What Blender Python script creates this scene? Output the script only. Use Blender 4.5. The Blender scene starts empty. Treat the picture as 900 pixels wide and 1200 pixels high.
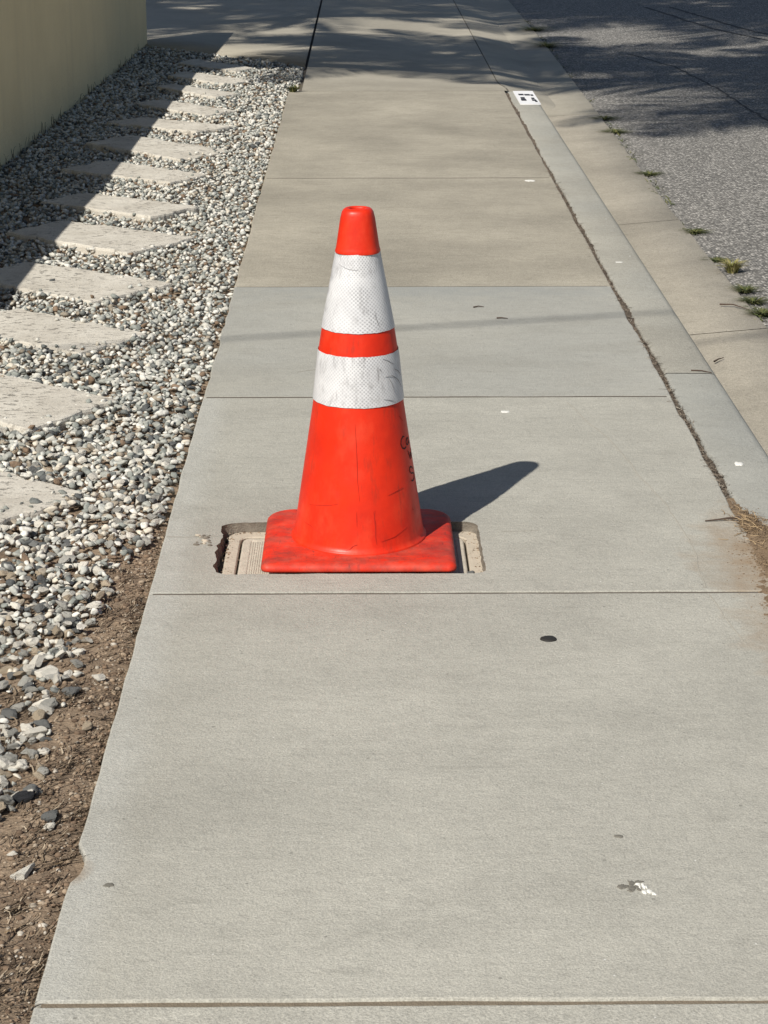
import bpy, bmesh, math, random
import numpy as np
from mathutils import Vector, Matrix, Euler, noise as mnoise

rnd = random.Random(7)
rng = np.random.default_rng(11)
scene = bpy.context.scene
C = scene.collection
PI = math.pi

# ------------------------------------------------------------------ camera
CAM_H = 1.311
PITCH, YAW = math.radians(18.293), math.radians(0.584)
cam_d = bpy.data.cameras.new("camera")
cam = bpy.data.objects.new("camera", cam_d)
C.objects.link(cam)
cam_d.sensor_fit = 'VERTICAL'
cam_d.sensor_height = 24.0
cam_d.lens = 2420.0 / 1200.0 * 24.0
cam_d.clip_start = 0.05
cam_d.clip_end = 900.0
cam.location = (0, 0, CAM_H)
fwd = Vector((math.sin(YAW) * math.cos(PITCH), math.cos(YAW) * math.cos(PITCH), -math.sin(PITCH)))
cam.rotation_euler = fwd.to_track_quat('-Z', 'Y').to_euler()
scene.camera = cam

# ------------------------------------------------------------------ sky, sun, exposure
SUN_EL = math.radians(46.0)
SUN_DIR = Vector((-0.582, -0.813, 0)).normalized()           # horizontal direction towards the sun
w = bpy.data.worlds.new("World")
scene.world = w
w.use_nodes = True
wn = w.node_tree
bg = wn.nodes["Background"]
sky = wn.nodes.new("ShaderNodeTexSky")
sky.sky_type = 'NISHITA'
sky.sun_disc = False
sky.sun_elevation = SUN_EL
sky.sun_rotation = math.atan2(SUN_DIR.x, SUN_DIR.y) % (2 * PI)
wn.links.new(sky.outputs[0], bg.inputs[0])
bg.inputs[1].default_value = 0.057
sd = bpy.data.lights.new("sun", 'SUN')
sd.energy = 4.5
sd.angle = math.radians(0.53)
sd.color = (1.0, 0.95, 0.87)
so = bpy.data.objects.new("sun", sd)
C.objects.link(so)
sv = Vector((SUN_DIR.x * math.cos(SUN_EL), SUN_DIR.y * math.cos(SUN_EL), math.sin(SUN_EL)))
so.rotation_euler = (-sv).to_track_quat('-Z', 'Y').to_euler()
so.location = sv * 30
scene.view_settings.view_transform = 'Standard'
scene.view_settings.look = 'None'
scene.view_settings.exposure = 0.18
scene.view_settings.gamma = 1.0
scene.view_settings.use_curve_mapping = False

# ------------------------------------------------------------------ helpers
def link_obj(name, me, mat=None, parent=None, loc=None):
    o = bpy.data.objects.new(name, me)
    C.objects.link(o)
    if mat is not None and me is not None and len(me.materials) == 0:
        me.materials.append(mat)
    if parent is not None:
        o.parent = parent
    if loc is not None:
        o.location = loc
    return o

def from_bm(name, bm, mat=None, parent=None, smooth=False, loc=None):
    me = bpy.data.meshes.new(name)
    bmesh.ops.recalc_face_normals(bm, faces=bm.faces)
    bm.to_mesh(me)
    bm.free()
    if smooth:
        me.polygons.foreach_set("use_smooth", [True] * len(me.polygons))
    return link_obj(name, me, mat, parent, loc)

def from_arrays(name, V, F, mat=None, parent=None, smooth=False):
    """V (n,3), F (m,k) with k the same for every face"""
    me = bpy.data.meshes.new(name)
    V = np.asarray(V, np.float32)
    F = np.asarray(F, np.int32)
    k = F.shape[1]
    me.vertices.add(len(V))
    me.vertices.foreach_set("co", V.ravel())
    me.loops.add(F.size)
    me.loops.foreach_set("vertex_index", F.ravel())
    me.polygons.add(len(F))
    me.polygons.foreach_set("loop_start", np.arange(0, F.size, k, dtype=np.int32))
    me.polygons.foreach_set("loop_total", np.full(len(F), k, np.int32))
    if smooth:
        me.polygons.foreach_set("use_smooth", [True] * len(F))
    me.update(calc_edges=True)
    me.validate()
    return link_obj(name, me, mat, parent)

def thing(name, label, cat, loc=(0, 0, 0), rz=0.0, group=None):
    o = bpy.data.objects.new(name, None)
    C.objects.link(o)
    o.empty_display_size = 0.1
    o.location = loc
    o.rotation_euler = (0, 0, rz)
    return tag(o, label, cat, group)

def tag(o, label, cat, group=None):
    o["label"] = label
    o["category"] = cat
    if group:
        o["group"] = group
    return o

def kind(o, k):
    o["kind"] = k
    return o

def ss(a, b, x):
    t = np.clip((x - a) / (b - a), 0, 1)
    return t * t * (3 - 2 * t)

def fbm(x, y, z=0.0, oct=4):
    return mnoise.fractal(Vector((x, y, z)), 1.0, 2.0, oct)

# ------------------------------------------------------------------ materials
class NT:
    def __init__(self, name):
        self.m = bpy.data.materials.new(name)
        self.m.use_nodes = True
        self.t = self.m.node_tree
        self.bsdf = self.t.nodes["Principled BSDF"]
        self.co = self.n("ShaderNodeTexCoord")
    def n(self, typ, **kw):
        nd = self.t.nodes.new(typ)
        for k, v in kw.items():
            setattr(nd, k, v)
        return nd
    def l(self, a, b):
        self.t.links.new(a, b)
    def mapping(self, scale=(1, 1, 1), loc=(0, 0, 0), rot=(0, 0, 0), src='Object'):
        mp = self.n("ShaderNodeMapping")
        mp.inputs['Scale'].default_value = scale
        mp.inputs['Location'].default_value = loc
        mp.inputs['Rotation'].default_value = rot
        self.l(self.co.outputs[src], mp.inputs[0])
        return mp.outputs[0]
    def noise(self, scale, detail=4, rough=0.55, vec=None, dist=0.0):
        nd = self.n("ShaderNodeTexNoise")
        nd.inputs['Scale'].default_value = scale
        nd.inputs['Detail'].default_value = detail
        nd.inputs['Roughness'].default_value = rough
        nd.inputs['Distortion'].default_value = dist
        self.l(vec if vec is not None else self.co.outputs['Object'], nd.inputs['Vector'])
        return nd.outputs[0]
    def voronoi(self, scale, vec=None, feature='F1', out='Distance', randomness=1.0, dims='3D'):
        nd = self.n("ShaderNodeTexVoronoi")
        nd.voronoi_dimensions = dims
        nd.feature = feature
        nd.inputs['Scale'].default_value = scale
        nd.inputs['Randomness'].default_value = randomness
        self.l(vec if vec is not None else self.co.outputs['Object'], nd.inputs['Vector'])
        return nd.outputs[out]
    def ramp(self, src, stops, interp='LINEAR'):
        nd = self.n("ShaderNodeValToRGB")
        cr = nd.color_ramp
        cr.interpolation = interp
        while len(cr.elements) < len(stops):
            cr.elements.new(0.5)
        for e, (p, c) in zip(cr.elements, stops):
            e.position = p
            if isinstance(c, (int, float)):
                c = (c, c, c)
            e.color = (*c, 1)
        self.l(src, nd.inputs[0])
        return nd.outputs[0]
    def mix(self, a, b, fac, mode='MIX'):
        nd = self.n("ShaderNodeMix", data_type='RGBA', blend_type=mode)
        for sock, v in ((nd.inputs[6], a), (nd.inputs[7], b)):
            if isinstance(v, (tuple, list)):
                sock.default_value = (*v, 1)
            else:
                self.l(v, sock)
        if isinstance(fac, (int, float)):
            nd.inputs[0].default_value = fac
        else:
            self.l(fac, nd.inputs[0])
        return nd.outputs[2]
    def math(self, op, a, b=None, clamp=False):
        nd = self.n("ShaderNodeMath", operation=op, use_clamp=clamp)
        for i, v in enumerate((a, b)):
            if v is None:
                continue
            if isinstance(v, (int, float)):
                nd.inputs[i].default_value = v
            else:
                self.l(v, nd.inputs[i])
        return nd.outputs[0]
    def bump(self, h, dist=0.002, strength=1.0, normal=None):
        nd = self.n("ShaderNodeBump")
        nd.inputs['Distance'].default_value = dist
        nd.inputs['Strength'].default_value = strength
        self.l(h, nd.inputs['Height'])
        if normal is not None:
            self.l(normal, nd.inputs['Normal'])
        return nd.outputs[0]
    def xyz(self, vec=None):
        nd = self.n("ShaderNodeSeparateXYZ")
        self.l(vec if vec is not None else self.co.outputs['Object'], nd.inputs[0])
        return nd.outputs
    def done(self, col=None, rough=0.9, normal=None, spec=0.3):
        b = self.bsdf
        if col is not None:
            if isinstance(col, tuple):
                b.inputs['Base Color'].default_value = (*col, 1)
            else:
                self.l(col, b.inputs['Base Color'])
        if isinstance(rough, (int, float)):
            b.inputs['Roughness'].default_value = rough
        else:
            self.l(rough, b.inputs['Roughness'])
        if normal is not None:
            self.l(normal, b.inputs['Normal'])
        b.inputs['Specular IOR Level'].default_value = spec
        return self.m

def mul(c, k):
    return tuple(v * k for v in c)

def concrete(name, base, seed=0.0, blotch=0.16, streak=0.10, grain=0.22, tint=None, tint_amt=0.0, stains=(), bumpy=1.0, rough_pits=True, margin=None):
    m = NT(name)
    v = m.mapping(loc=(seed * 3.7, seed * 1.9, seed))
    col = m.mix(base, mul(base, 1 - 2.2 * blotch), m.ramp(m.noise(1.6, 6, 0.62, v), [(0.34, 0.0), (0.68, 1.0)]))
    if tint:
        col = m.mix(col, tint, m.math('MULTIPLY', m.ramp(m.noise(0.9, 4, 0.6, m.mapping(loc=(seed + 9, 4, 1))), [(0.42, 0.0), (0.6, 1.0)]), tint_amt))
    # hairy trowel streaks running across the walk
    st = m.noise(1.0, 5, 0.65, m.mapping(scale=(7, 70, 1), loc=(seed, seed * 2, 0), rot=(0, 0, 0.03)))
    col = m.mix(col, mul(base, 0.6), m.math('MULTIPLY', m.ramp(st, [(0.52, 0.0), (0.72, 1.0)]), streak * 3.0))
    st2 = m.noise(1.0, 4, 0.6, m.mapping(scale=(26, 150, 1), loc=(seed + 5, seed * 2, 0), rot=(0, 0, -0.05)))
    patch = m.ramp(m.noise(2.2, 3, 0.5, m.mapping(loc=(seed + 17, 2, 0))), [(0.48, 0.0), (0.62, 1.0)])
    col = m.mix(col, mul(base, 0.52), m.math('MULTIPLY', m.math('MULTIPLY', m.ramp(st2, [(0.56, 0.0), (0.70, 1.0)]), patch), streak * 3.5))
    if margin is not None:      # smooth trowelled border along a free edge
        xx = m.xyz()[0]
        dd = m.math('ADD', m.math('SUBTRACT', xx, margin), m.math('MULTIPLY', m.math('SUBTRACT', m.noise(6, 4, 0.6, v), 0.5), 0.05))
        col = m.mix(col, (base[0] * 0.97, base[1] * 0.99, base[2] * 1.03), m.math('MULTIPLY', m.ramp(dd, [(0.03, 1.0), (0.075, 0.0)]), 0.75))
    # grime: broad soft-edged darker areas and small smudges
    gr1 = m.ramp(m.noise(3.4, 7, 0.7, m.mapping(scale=(1, 1.6, 1), loc=(seed * 2 + 3, 8, 2))), [(0.50, 0.0), (0.72, 1.0)])
    col = m.mix(col, mul(base, 0.70), m.math('MULTIPLY', gr1, 0.55))
    gr2 = m.ramp(m.noise(16, 5, 0.7, m.mapping(scale=(1, 2.2, 1), loc=(seed, 1, 5))), [(0.56, 0.0), (0.74, 1.0)])
    col = m.mix(col, mul(base, 0.66), m.math('MULTIPLY', gr2, 0.5))
    # sand grain
    g = m.noise(330, 3, 0.75, v)
    col = m.mix(col, m.ramp(g, [(0.28, 0.40), (0.5, 1.0), (0.72, 1.55)]), grain * 1.9, 'MULTIPLY')
    g2 = m.noise(110, 3, 0.7, v)
    col = m.mix(col, m.ramp(g2, [(0.3, 0.62), (0.5, 1.0), (0.7, 1.25)]), grain, 'MULTIPLY')
    g3 = m.noise(34, 4, 0.65, v)
    col = m.mix(col, m.ramp(g3, [(0.3, 0.72), (0.52, 1.0), (0.7, 1.14)]), grain * 0.8, 'MULTIPLY')
    if rough_pits:
        pit = m.voronoi(38, v)
        sel = m.voronoi(38, v, out='Color')
        selx = m.xyz(sel)[0]
        pm = m.math('MULTIPLY', m.math('LESS_THAN', pit, 0.10), m.math('GREATER_THAN', selx, 0.90))
        col = m.mix(col, mul(base, 0.45), m.math('MULTIPLY', pm, 0.7))
        fl = m.math('MULTIPLY', m.math('LESS_THAN', m.voronoi(55, v), 0.075), m.math('GREATER_THAN', m.xyz(m.voronoi(55, v, out='Color'))[1], 0.94))
        col = m.mix(col, (0.75, 0.74, 0.70), m.math('MULTIPLY', fl, 0.7))
    # dirt stains with their own shape: (x, y, rx, ry, colour, amount)
    for (sx, sy, rx, ry, sc, amt) in stains:
        vv = m.mapping(scale=(1 / rx, 1 / ry, 0.001), loc=(-sx / rx, -sy / ry, 0))
        nd = m.n("ShaderNodeVectorMath", operation='LENGTH')
        m.l(vv, nd.inputs[0])
        d = m.math('ADD', nd.outputs['Value'], m.math('MULTIPLY', m.math('SUBTRACT', m.noise(14, 5, 0.65), 0.5), 1.3))
        col = m.mix(col, sc, m.math('MULTIPLY', m.ramp(d, [(0.25, 1.0), (1.0, 0.0)]), amt))
    h = m.math('ADD', m.math('MULTIPLY', g, 1.0), m.math('MULTIPLY', g2, 1.4))
    nrm = m.bump(h, 0.0016 * bumpy, 0.8)
    nrm = m.bump(m.noise(9, 4, 0.6, v), 0.006 * bumpy, 0.5, nrm)
    return m.done(col, 0.88, nrm, 0.25)

NEW = (0.462, 0.448, 0.390)
OLD = (0.452, 0.414, 0.334)
M_new_a = concrete("concrete_new_a", NEW, 1.3, blotch=0.09, streak=0.09, grain=0.28, margin=-0.39, stains=[(0.80, 3.30, 0.17, 0.32, (0.31, 0.235, 0.16), 0.95), (-0.39, 2.46, 0.03, 0.05, (0.28, 0.20, 0.13), 0.7)])
M_new_b = concrete("concrete_new_b", NEW, 4.1, blotch=0.09, streak=0.12, grain=0.28, margin=-0.39, stains=[(0.80, 3.64, 0.19, 0.42, (0.31, 0.235, 0.16), 1.0)])
M_new_c = concrete("concrete_new_c", mul(NEW, 0.95), 7.7, blotch=0.10, streak=0.10, tint=(0.37, 0.375, 0.35), tint_amt=0.4,
                   stains=[(0.16, 6.16, 0.9, 0.26, (0.30, 0.31, 0.295), 0.7)])
M_old_a = concrete("concrete_old_a", OLD, 11.2, blotch=0.16, streak=0.23, grain=0.36)
M_old_b = concrete("concrete_old_b", mul(OLD, 0.97), 14.9, blotch=0.17, streak=0.23, grain=0.36)
M_drive = concrete("concrete_driveway", (0.44, 0.405, 0.33), 18.4, blotch=0.12, streak=0.08)
M_kerb_old = concrete("concrete_kerb_old", (0.415, 0.398, 0.342), 21.5, blotch=0.12, streak=0.05, grain=0.3,
                      tint=(0.36, 0.365, 0.335), tint_amt=0.4)
M_kerb_new = concrete("concrete_kerb_new", (0.395, 0.392, 0.352), 23.5, blotch=0.10, streak=0.05,
                      tint=(0.335, 0.345, 0.325), tint_amt=0.55, stains=[(0.77, 3.45, 0.075, 0.55, (0.28, 0.19, 0.115), 0.85)])
M_gutter = concrete("concrete_gutter", (0.452, 0.412, 0.336), 27.5, blotch=0.15, streak=0.06, grain=0.34, bumpy=1.4)

def m_dirt():
    m = NT("brown_dirt")
    n = m.noise(5, 6, 0.65)
    col = m.mix((0.31, 0.235, 0.165), (0.175, 0.13, 0.093), m.ramp(n, [(0.38, 0.0), (0.62, 1.0)]))
    col = m.mix(col, (0.38, 0.30, 0.22), m.ramp(m.noise(22, 5, 0.7), [(0.55, 0.0), (0.72, 0.7)]))
    g = m.noise(190, 4, 0.75)
    col = m.mix(col, m.ramp(g, [(0.28, 0.45), (0.5, 1.0), (0.75, 1.6)]), 0.6, 'MULTIPLY')
    h = m.math('ADD', m.math('MULTIPLY', g, 0.7), m.math('MULTIPLY', m.noise(45, 4, 0.6), 2.0))
    return m.done(col, 0.97, m.bump(h, 0.005, 0.9), 0.1)
M_dirt = m_dirt()

def m_seam():
    m = NT("seam_dirt")
    n = m.noise(30, 5, 0.7)
    col = m.mix((0.19, 0.155, 0.12), (0.085, 0.068, 0.055), m.ramp(n, [(0.35, 0.0), (0.65, 1.0)]))
    g = m.noise(160, 4, 0.75)
    col = m.mix(col, m.ramp(g, [(0.28, 0.5), (0.5, 1.0), (0.75, 1.6)]), 0.6, 'MULTIPLY')
    return m.done(col, 0.97, m.bump(g, 0.004, 0.9), 0.1)
M_seam = m_seam()

def m_asphalt():
    m = NT("asphalt")
    base = m.mix((0.175, 0.168, 0.152), (0.125, 0.122, 0.113), m.ramp(m.noise(0.8, 5, 0.6), [(0.35, 0.0), (0.7, 1.0)]))
    c1 = m.xyz(m.voronoi(105, out='Color'))[0]
    d1 = m.voronoi(105)
    stone = m.ramp(c1, [(0.0, 0.06), (0.3, 0.14), (0.58, 0.27), (0.82, 0.43), (1.0, 0.60)])
    stone = m.mix(stone, (1.0, 0.95, 0.87), 1.0, 'MULTIPLY')
    col = m.mix(base, stone, m.ramp(d1, [(0.36, 1.0), (0.66, 0.0)]))
    c2 = m.xyz(m.voronoi(190, out='Color'))[1]
    col = m.mix(col, m.ramp(c2, [(0.0, 0.5), (0.5, 1.0), (1.0, 1.7)]), 0.45, 'MULTIPLY')
    h = m.math('SUBTRACT', 1.0, d1)
    return m.done(col, 0.85, m.bump(h, 0.008, 0.7), 0.3)
M_asphalt = m_asphalt()

def m_stone(name, stops=None, flat=None):
    m = NT(name)
    if stops:
        gi = m.n("ShaderNodeNewGeometry")
        col = m.ramp(gi.outputs['Random Per Island'], stops, 'CONSTANT')
    else:
        oi = m.n("ShaderNodeObjectInfo")
        col = m.mix(mul(flat, 0.75), mul(flat, 1.18), oi.outputs['Random'])
    n = m.noise(75, 5, 0.7, m.mapping(loc=(2, 3, 4)))
    col = m.mix(col, m.ramp(n, [(0.3, 0.38), (0.5, 1.0), (0.72, 1.25)]), 0.85, 'MULTIPLY')
    return m.done(col, 0.82, m.bump(m.noise(160, 4, 0.7), 0.002, 0.8), 0.3)
PEB = [(0.0, (0.70, 0.68, 0.615)), (0.17, (0.56, 0.545, 0.485)), (0.32, (0.38, 0.385, 0.345)), (0.46, (0.47, 0.475, 0.435)), (0.57, (0.265, 0.28, 0.255)),
       (0.70, (0.34, 0.295, 0.23)), (0.77, (0.17, 0.18, 0.17)), (0.855, (0.62, 0.57, 0.475)), (0.915, (0.09, 0.095, 0.095)), (0.96, (0.22, 0.155, 0.105))]
M_gravel = m_stone("gravel_stone", stops=PEB)
M_peb = {'white': m_stone("pebble_white", flat=(0.68, 0.645, 0.565)), 'grey': m_stone("pebble_grey", flat=(0.40, 0.39, 0.35)),
         'dark': m_stone("pebble_dark", flat=(0.155, 0.158, 0.152)), 'tan': m_stone("pebble_tan", flat=(0.40, 0.33, 0.24)), 'black': m_stone("pebble_black", flat=(0.035, 0.037, 0.042))}

def m_flag():
    m = NT("flagstone")
    oi = m.n("ShaderNodeObjectInfo")
    add = m.n("ShaderNodeVectorMath", operation='ADD')
    cmb = m.n("ShaderNodeCombineXYZ")
    m.l(m.math('MULTIPLY', oi.outputs['Random'], 40.0), cmb.inputs[0])
    m.l(m.co.outputs['Object'], add.inputs[0])
    m.l(cmb.outputs[0], add.inputs[1])
    v = add.outputs[0]
    col = m.mix((0.64, 0.605, 0.53), (0.50, 0.465, 0.40), m.ramp(m.noise(7, 6, 0.65, v), [(0.35, 0.0), (0.66, 1.0)]))
    mp = m.n("ShaderNodeMapping")
    mp.inputs['Rotation'].default_value = (0, 0, 0.62)
    mp.inputs['Scale'].default_value = (34, 60, 1)
    m.l(v, mp.inputs[0])
    pit = m.ramp(m.noise(1.0, 4, 0.7, mp.outputs[0]), [(0.56, 0.0), (0.65, 1.0)])
    patch = m.ramp(m.noise(6, 2, 0.5, v), [(0.40, 0.25), (0.62, 1.0)])
    pit = m.math('MULTIPLY', pit, patch)
    col = m.mix(col, (0.17, 0.145, 0.12), m.math('MULTIPLY', pit, 0.75))
    g = m.noise(190, 3, 0.75, v)
    col = m.mix(col, m.ramp(g, [(0.28, 0.6), (0.5, 1.0), (0.75, 1.35)]), 0.5, 'MULTIPLY')
    h = m.math('SUBTRACT', m.math('MULTIPLY', g, 0.6), m.math('MULTIPLY', pit, 2.0))
    return m.done(col, 0.9, m.bump(h, 0.004, 0.8), 0.2)
M_flag = m_flag()

def m_wall():
    m = NT("yellow_stucco")
    col = m.mix((0.82, 0.69, 0.43), (0.75, 0.625, 0.385), m.ramp(m.noise(2.5, 5, 0.6), [(0.35, 0.0), (0.7, 1.0)]))
    drip = m.noise(1, 4, 0.6, m.mapping(scale=(1, 9, 1.0)))
    col = m.mix(col, (0.55, 0.46, 0.30), m.math('MULTIPLY', m.ramp(drip, [(0.5, 0.0), (0.7, 1.0)]), 0.16))
    h = m.math('ADD', m.noise(70, 5, 0.7), m.math('MULTIPLY', m.noise(18, 3, 0.5), 0.7))
    return m.done(col, 0.92, m.bump(h, 0.006, 0.8), 0.2)
M_wall = m_wall()

ORANGE = (0.80, 0.032, 0.006)
def m_orange(name, dirty, wear=False):
    m = NT(name)
    col = m.mix(ORANGE, (0.60, 0.021, 0.006), m.ramp(m.noise(9, 6, 0.65), [(0.36, 0.0), (0.68, 1.0)]))
    col = m.mix(col, (0.80, 0.075, 0.028), m.math('MULTIPLY', m.ramp(m.noise(13, 6, 0.7, m.mapping(loc=(5, 2, 8), scale=(1, 1, 0.5))), [(0.52, 0.0), (0.72, 1.0)]), 0.6))
    z = m.xyz()[2]
    streaks = m.noise(1, 5, 0.7, m.mapping(scale=(55, 55, 9)))
    col = m.mix(col, (0.26, 0.035, 0.018), m.math('MULTIPLY', m.ramp(streaks, [(0.56, 0.0), (0.75, 1.0)]), dirty))
    if wear:
        a = m.noise(14, 6, 0.7, m.mapping(scale=(1, 1.8, 1), loc=(3, 1, 0)))
        col = m.mix(col, (0.16, 0.045, 0.035), m.math('MULTIPLY', m.ramp(a, [(0.38, 0.0), (0.64, 1.0)]), 0.70))
        b = m.noise(1, 5, 0.7, m.mapping(scale=(160, 40, 20), rot=(0, 0, 0.5)))
        col = m.mix(col, (0.10, 0.03, 0.026), m.math('MULTIPLY', m.ramp(b, [(0.58, 0.0), (0.70, 1.0)]), 0.6))
        col = m.mix(col, (0.62, 0.13, 0.085), m.math('MULTIPLY', m.ramp(m.noise(30, 4, 0.6), [(0.45, 0.0), (0.7, 1.0)]), 0.35))
    return m.done(col, m.ramp(m.noise(20, 4, 0.6), [(0.3, 0.36 if not wear else 0.5), (0.7, 0.55 if not wear else 0.75)]), m.bump(m.noise(60, 4, 0.6), 0.0006, 0.6), 0.35)
M_orange = m_orange("orange_vinyl", 0.55)
M_base = m_orange("orange_base_worn", 0.35, True)
M_cap = m_orange("orange_cap", 0.10)

def m_band():
    m = NT("reflective_white")
    base = m.mix((0.71, 0.71, 0.71), (0.57, 0.57, 0.58), m.ramp(m.noise(14, 5, 0.6), [(0.4, 0.0), (0.7, 1.0)]))
    vec = m.mapping(scale=(1, 1, 1), rot=(0, 0, PI / 4), src='UV')
    d = m.voronoi(1 / 0.0050, vec, randomness=0.0, dims='2D')
    dot = m.ramp(d, [(0.20, 1.0), (0.40, 0.0)])
    line = m.ramp(d, [(0.42, 0.0), (0.60, 1.0)])
    u = m.xyz(m.co.outputs['UV'])[0]
    facing = m.ramp(m.math('ABSOLUTE', m.math('SUBTRACT', u, 0.010)), [(0.0, 1.0), (0.05, 0.35), (0.10, 0.15)])  # retroreflective look painted in: dots darkest on the camera side
    wear = m.ramp(m.noise(26, 5, 0.65), [(0.35, 0.3), (0.65, 1.0)])
    col = m.mix(base, (0.30, 0.30, 0.31), m.math('MULTIPLY', m.math('MULTIPLY', dot, facing), wear))
    col = m.mix(col, (0.9, 0.9, 0.9), m.math('MULTIPLY', line, 0.3))
    # scuffs: dark rubbed arcs and specks
    sc = m.noise(1, 6, 0.75, m.mapping(scale=(60, 14, 1), rot=(0, 0, 0.7), src='UV', loc=(4, 1, 0)))
    scp = m.ramp(m.noise(20, 3, 0.5, m.mapping(loc=(7, 0, 2))), [(0.46, 0.0), (0.60, 1.0)])
    col = m.mix(col, (0.24, 0.23, 0.23), m.math('MULTIPLY', m.math('MULTIPLY', m.ramp(sc, [(0.50, 0.0), (0.66, 1.0)]), scp), 0.85))
    smu = m.ramp(m.noise(34, 6, 0.75, m.mapping(loc=(1, 9, 4))), [(0.55, 0.0), (0.70, 1.0)])
    col = m.mix(col, (0.36, 0.355, 0.35), m.math('MULTIPLY', smu, 0.55))
    return m.done(col, 0.38, m.bump(d, 0.0004, 0.4), 0.5)
M_band = m_band()

def simple(name, c, rough=0.8, var=0.2, sc=20, bump=0.0, spec=0.3):
    m = NT(name)
    n = m.noise(sc, 5, 0.65)
    col = m.mix(mul(c, 1 - var), mul(c, 1 + var), n)
    return m.done(col, rough, m.bump(m.noise(sc * 5, 4, 0.6), bump, 0.8) if bump else None, spec)
M_ink = simple("marker_ink", (0.03, 0.008, 0.008), 0.6)
M_scuff = simple("scuff_dark", (0.46, 0.018, 0.008), 0.7)
M_grey_scuff = simple("rubber_scuff", (0.27, 0.27, 0.27), 0.8)
M_box = simple("meter_box_concrete", (0.50, 0.44, 0.35), 0.9, 0.22, 25, 0.003)
M_lid = simple("meter_lid", (0.54, 0.485, 0.395), 0.9, 0.38, 70, 0.003)
M_hole = simple("broken_concrete", (0.21, 0.185, 0.15), 0.95, 0.5, 60, 0.004)
M_gum = simple("dark_gum", (0.030, 0.028, 0.025), 0.6, 0.4, 150, 0.001)
M_white = simple("white_paint", (0.80, 0.80, 0.80), 0.6, 0.05, 60)
M_black = simple("black_paint", (0.02, 0.02, 0.025), 0.6)
M_dropping = simple("dropping_white", (0.72, 0.71, 0.66), 0.8, 0.15, 120)
M_chip = simple("dropping_dark", (0.17, 0.16, 0.135), 0.9, 0.4, 150, 0.001)
M_twig = simple("twig_bark", (0.085, 0.06, 0.045), 0.9, 0.4, 90)
M_crack = simple("crack_dark", (0.12, 0.105, 0.085), 0.95, 0.4, 90)
M_joint = simple("joint_dirt", (0.20, 0.165, 0.12), 0.95, 0.4, 60, 0.003)
M_crack2 = simple("crack_faint", (0.335, 0.315, 0.27), 0.95, 0.3, 90)
M_tar = simple("tar_line", (0.055, 0.054, 0.052), 0.8, 0.3, 30)
M_cable = simple("black_cable", (0.03, 0.03, 0.03), 0.6)
M_trunk = simple("palm_bark", (0.20, 0.15, 0.10), 0.95, 0.4, 12, 0.02)
M_frond = simple("palm_leaf", (0.06, 0.10, 0.03), 0.6, 0.3, 3)
M_soil = simple("ground_soil", (0.18, 0.14, 0.09), 0.95, 0.3, 2)

def m_island(name, stops, rough=0.85):
    m = NT(name)
    gi = m.n("ShaderNodeNewGeometry")
    return m.done(m.ramp(gi.outputs['Random Per Island'], stops), rough, None, 0.2)
M_straw = m_island("dry_straw", [(0.0, (0.045, 0.032, 0.024)), (0.5, (0.12, 0.088, 0.060)), (0.85, (0.25, 0.195, 0.135)), (1.0, (0.50, 0.42, 0.31))])
M_seam_litter = m_island("seam_litter_bits", [(0.0, (0.04, 0.032, 0.026)), (0.5, (0.14, 0.112, 0.085)), (0.9, (0.24, 0.20, 0.155)), (1.0, (0.42, 0.38, 0.31))])
M_straw_pale = m_island("pale_straw", [(0.0, (0.09, 0.06, 0.035)), (0.45, (0.24, 0.165, 0.092)), (1.0, (0.46, 0.34, 0.20))])
M_weed = m_island("weed_green", [(0.0, (0.045, 0.060, 0.022)), (0.6, (0.085, 0.10, 0.035)), (1.0, (0.17, 0.16, 0.06))])
M_tuft = m_island("tuft_yellow_green", [(0.0, (0.14, 0.15, 0.045)), (0.6, (0.30, 0.27, 0.10)), (1.0, (0.45, 0.38, 0.18))])

# ------------------------------------------------------------------ slab builder
def edge_pts(p, q, step, jit, k, seed):
    """points from p (included) to q (excluded); jit = sideways wobble"""
    p, q = Vector(p), Vector(q)
    L = (q - p).length
    n = max(1, int(L / step))
    t = (q - p) / L
    nn = Vector((-t.y, t.x))
    out = []
    for i in range(n):
        s = i / n
        c = p.lerp(q, s)
        wob = jit * (fbm(c.x * k + seed, c.y * k, seed, 4)) * min(1, 6 * s, 6 * (1 - s) + 0.15)
        out.append(c + nn * wob)
    return out

def inset(loop, d):
    n = len(loop)
    out = []
    for i in range(n):
        a, b, c = loop[i - 1], loop[i], loop[(i + 1) % n]
        t1 = (b - a).normalized()
        t2 = (c - b).normalized()
        n1 = Vector((-t1.y, t1.x))
        n2 = Vector((-t2.y, t2.x))
        nn = (n1 + n2)
        if nn.length < 1e-6:
            nn = n1
        nn.normalize()
        k = 1.0 / max(0.5, nn.dot(n1))
        out.append(b + nn * d * k)
    return out

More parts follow.
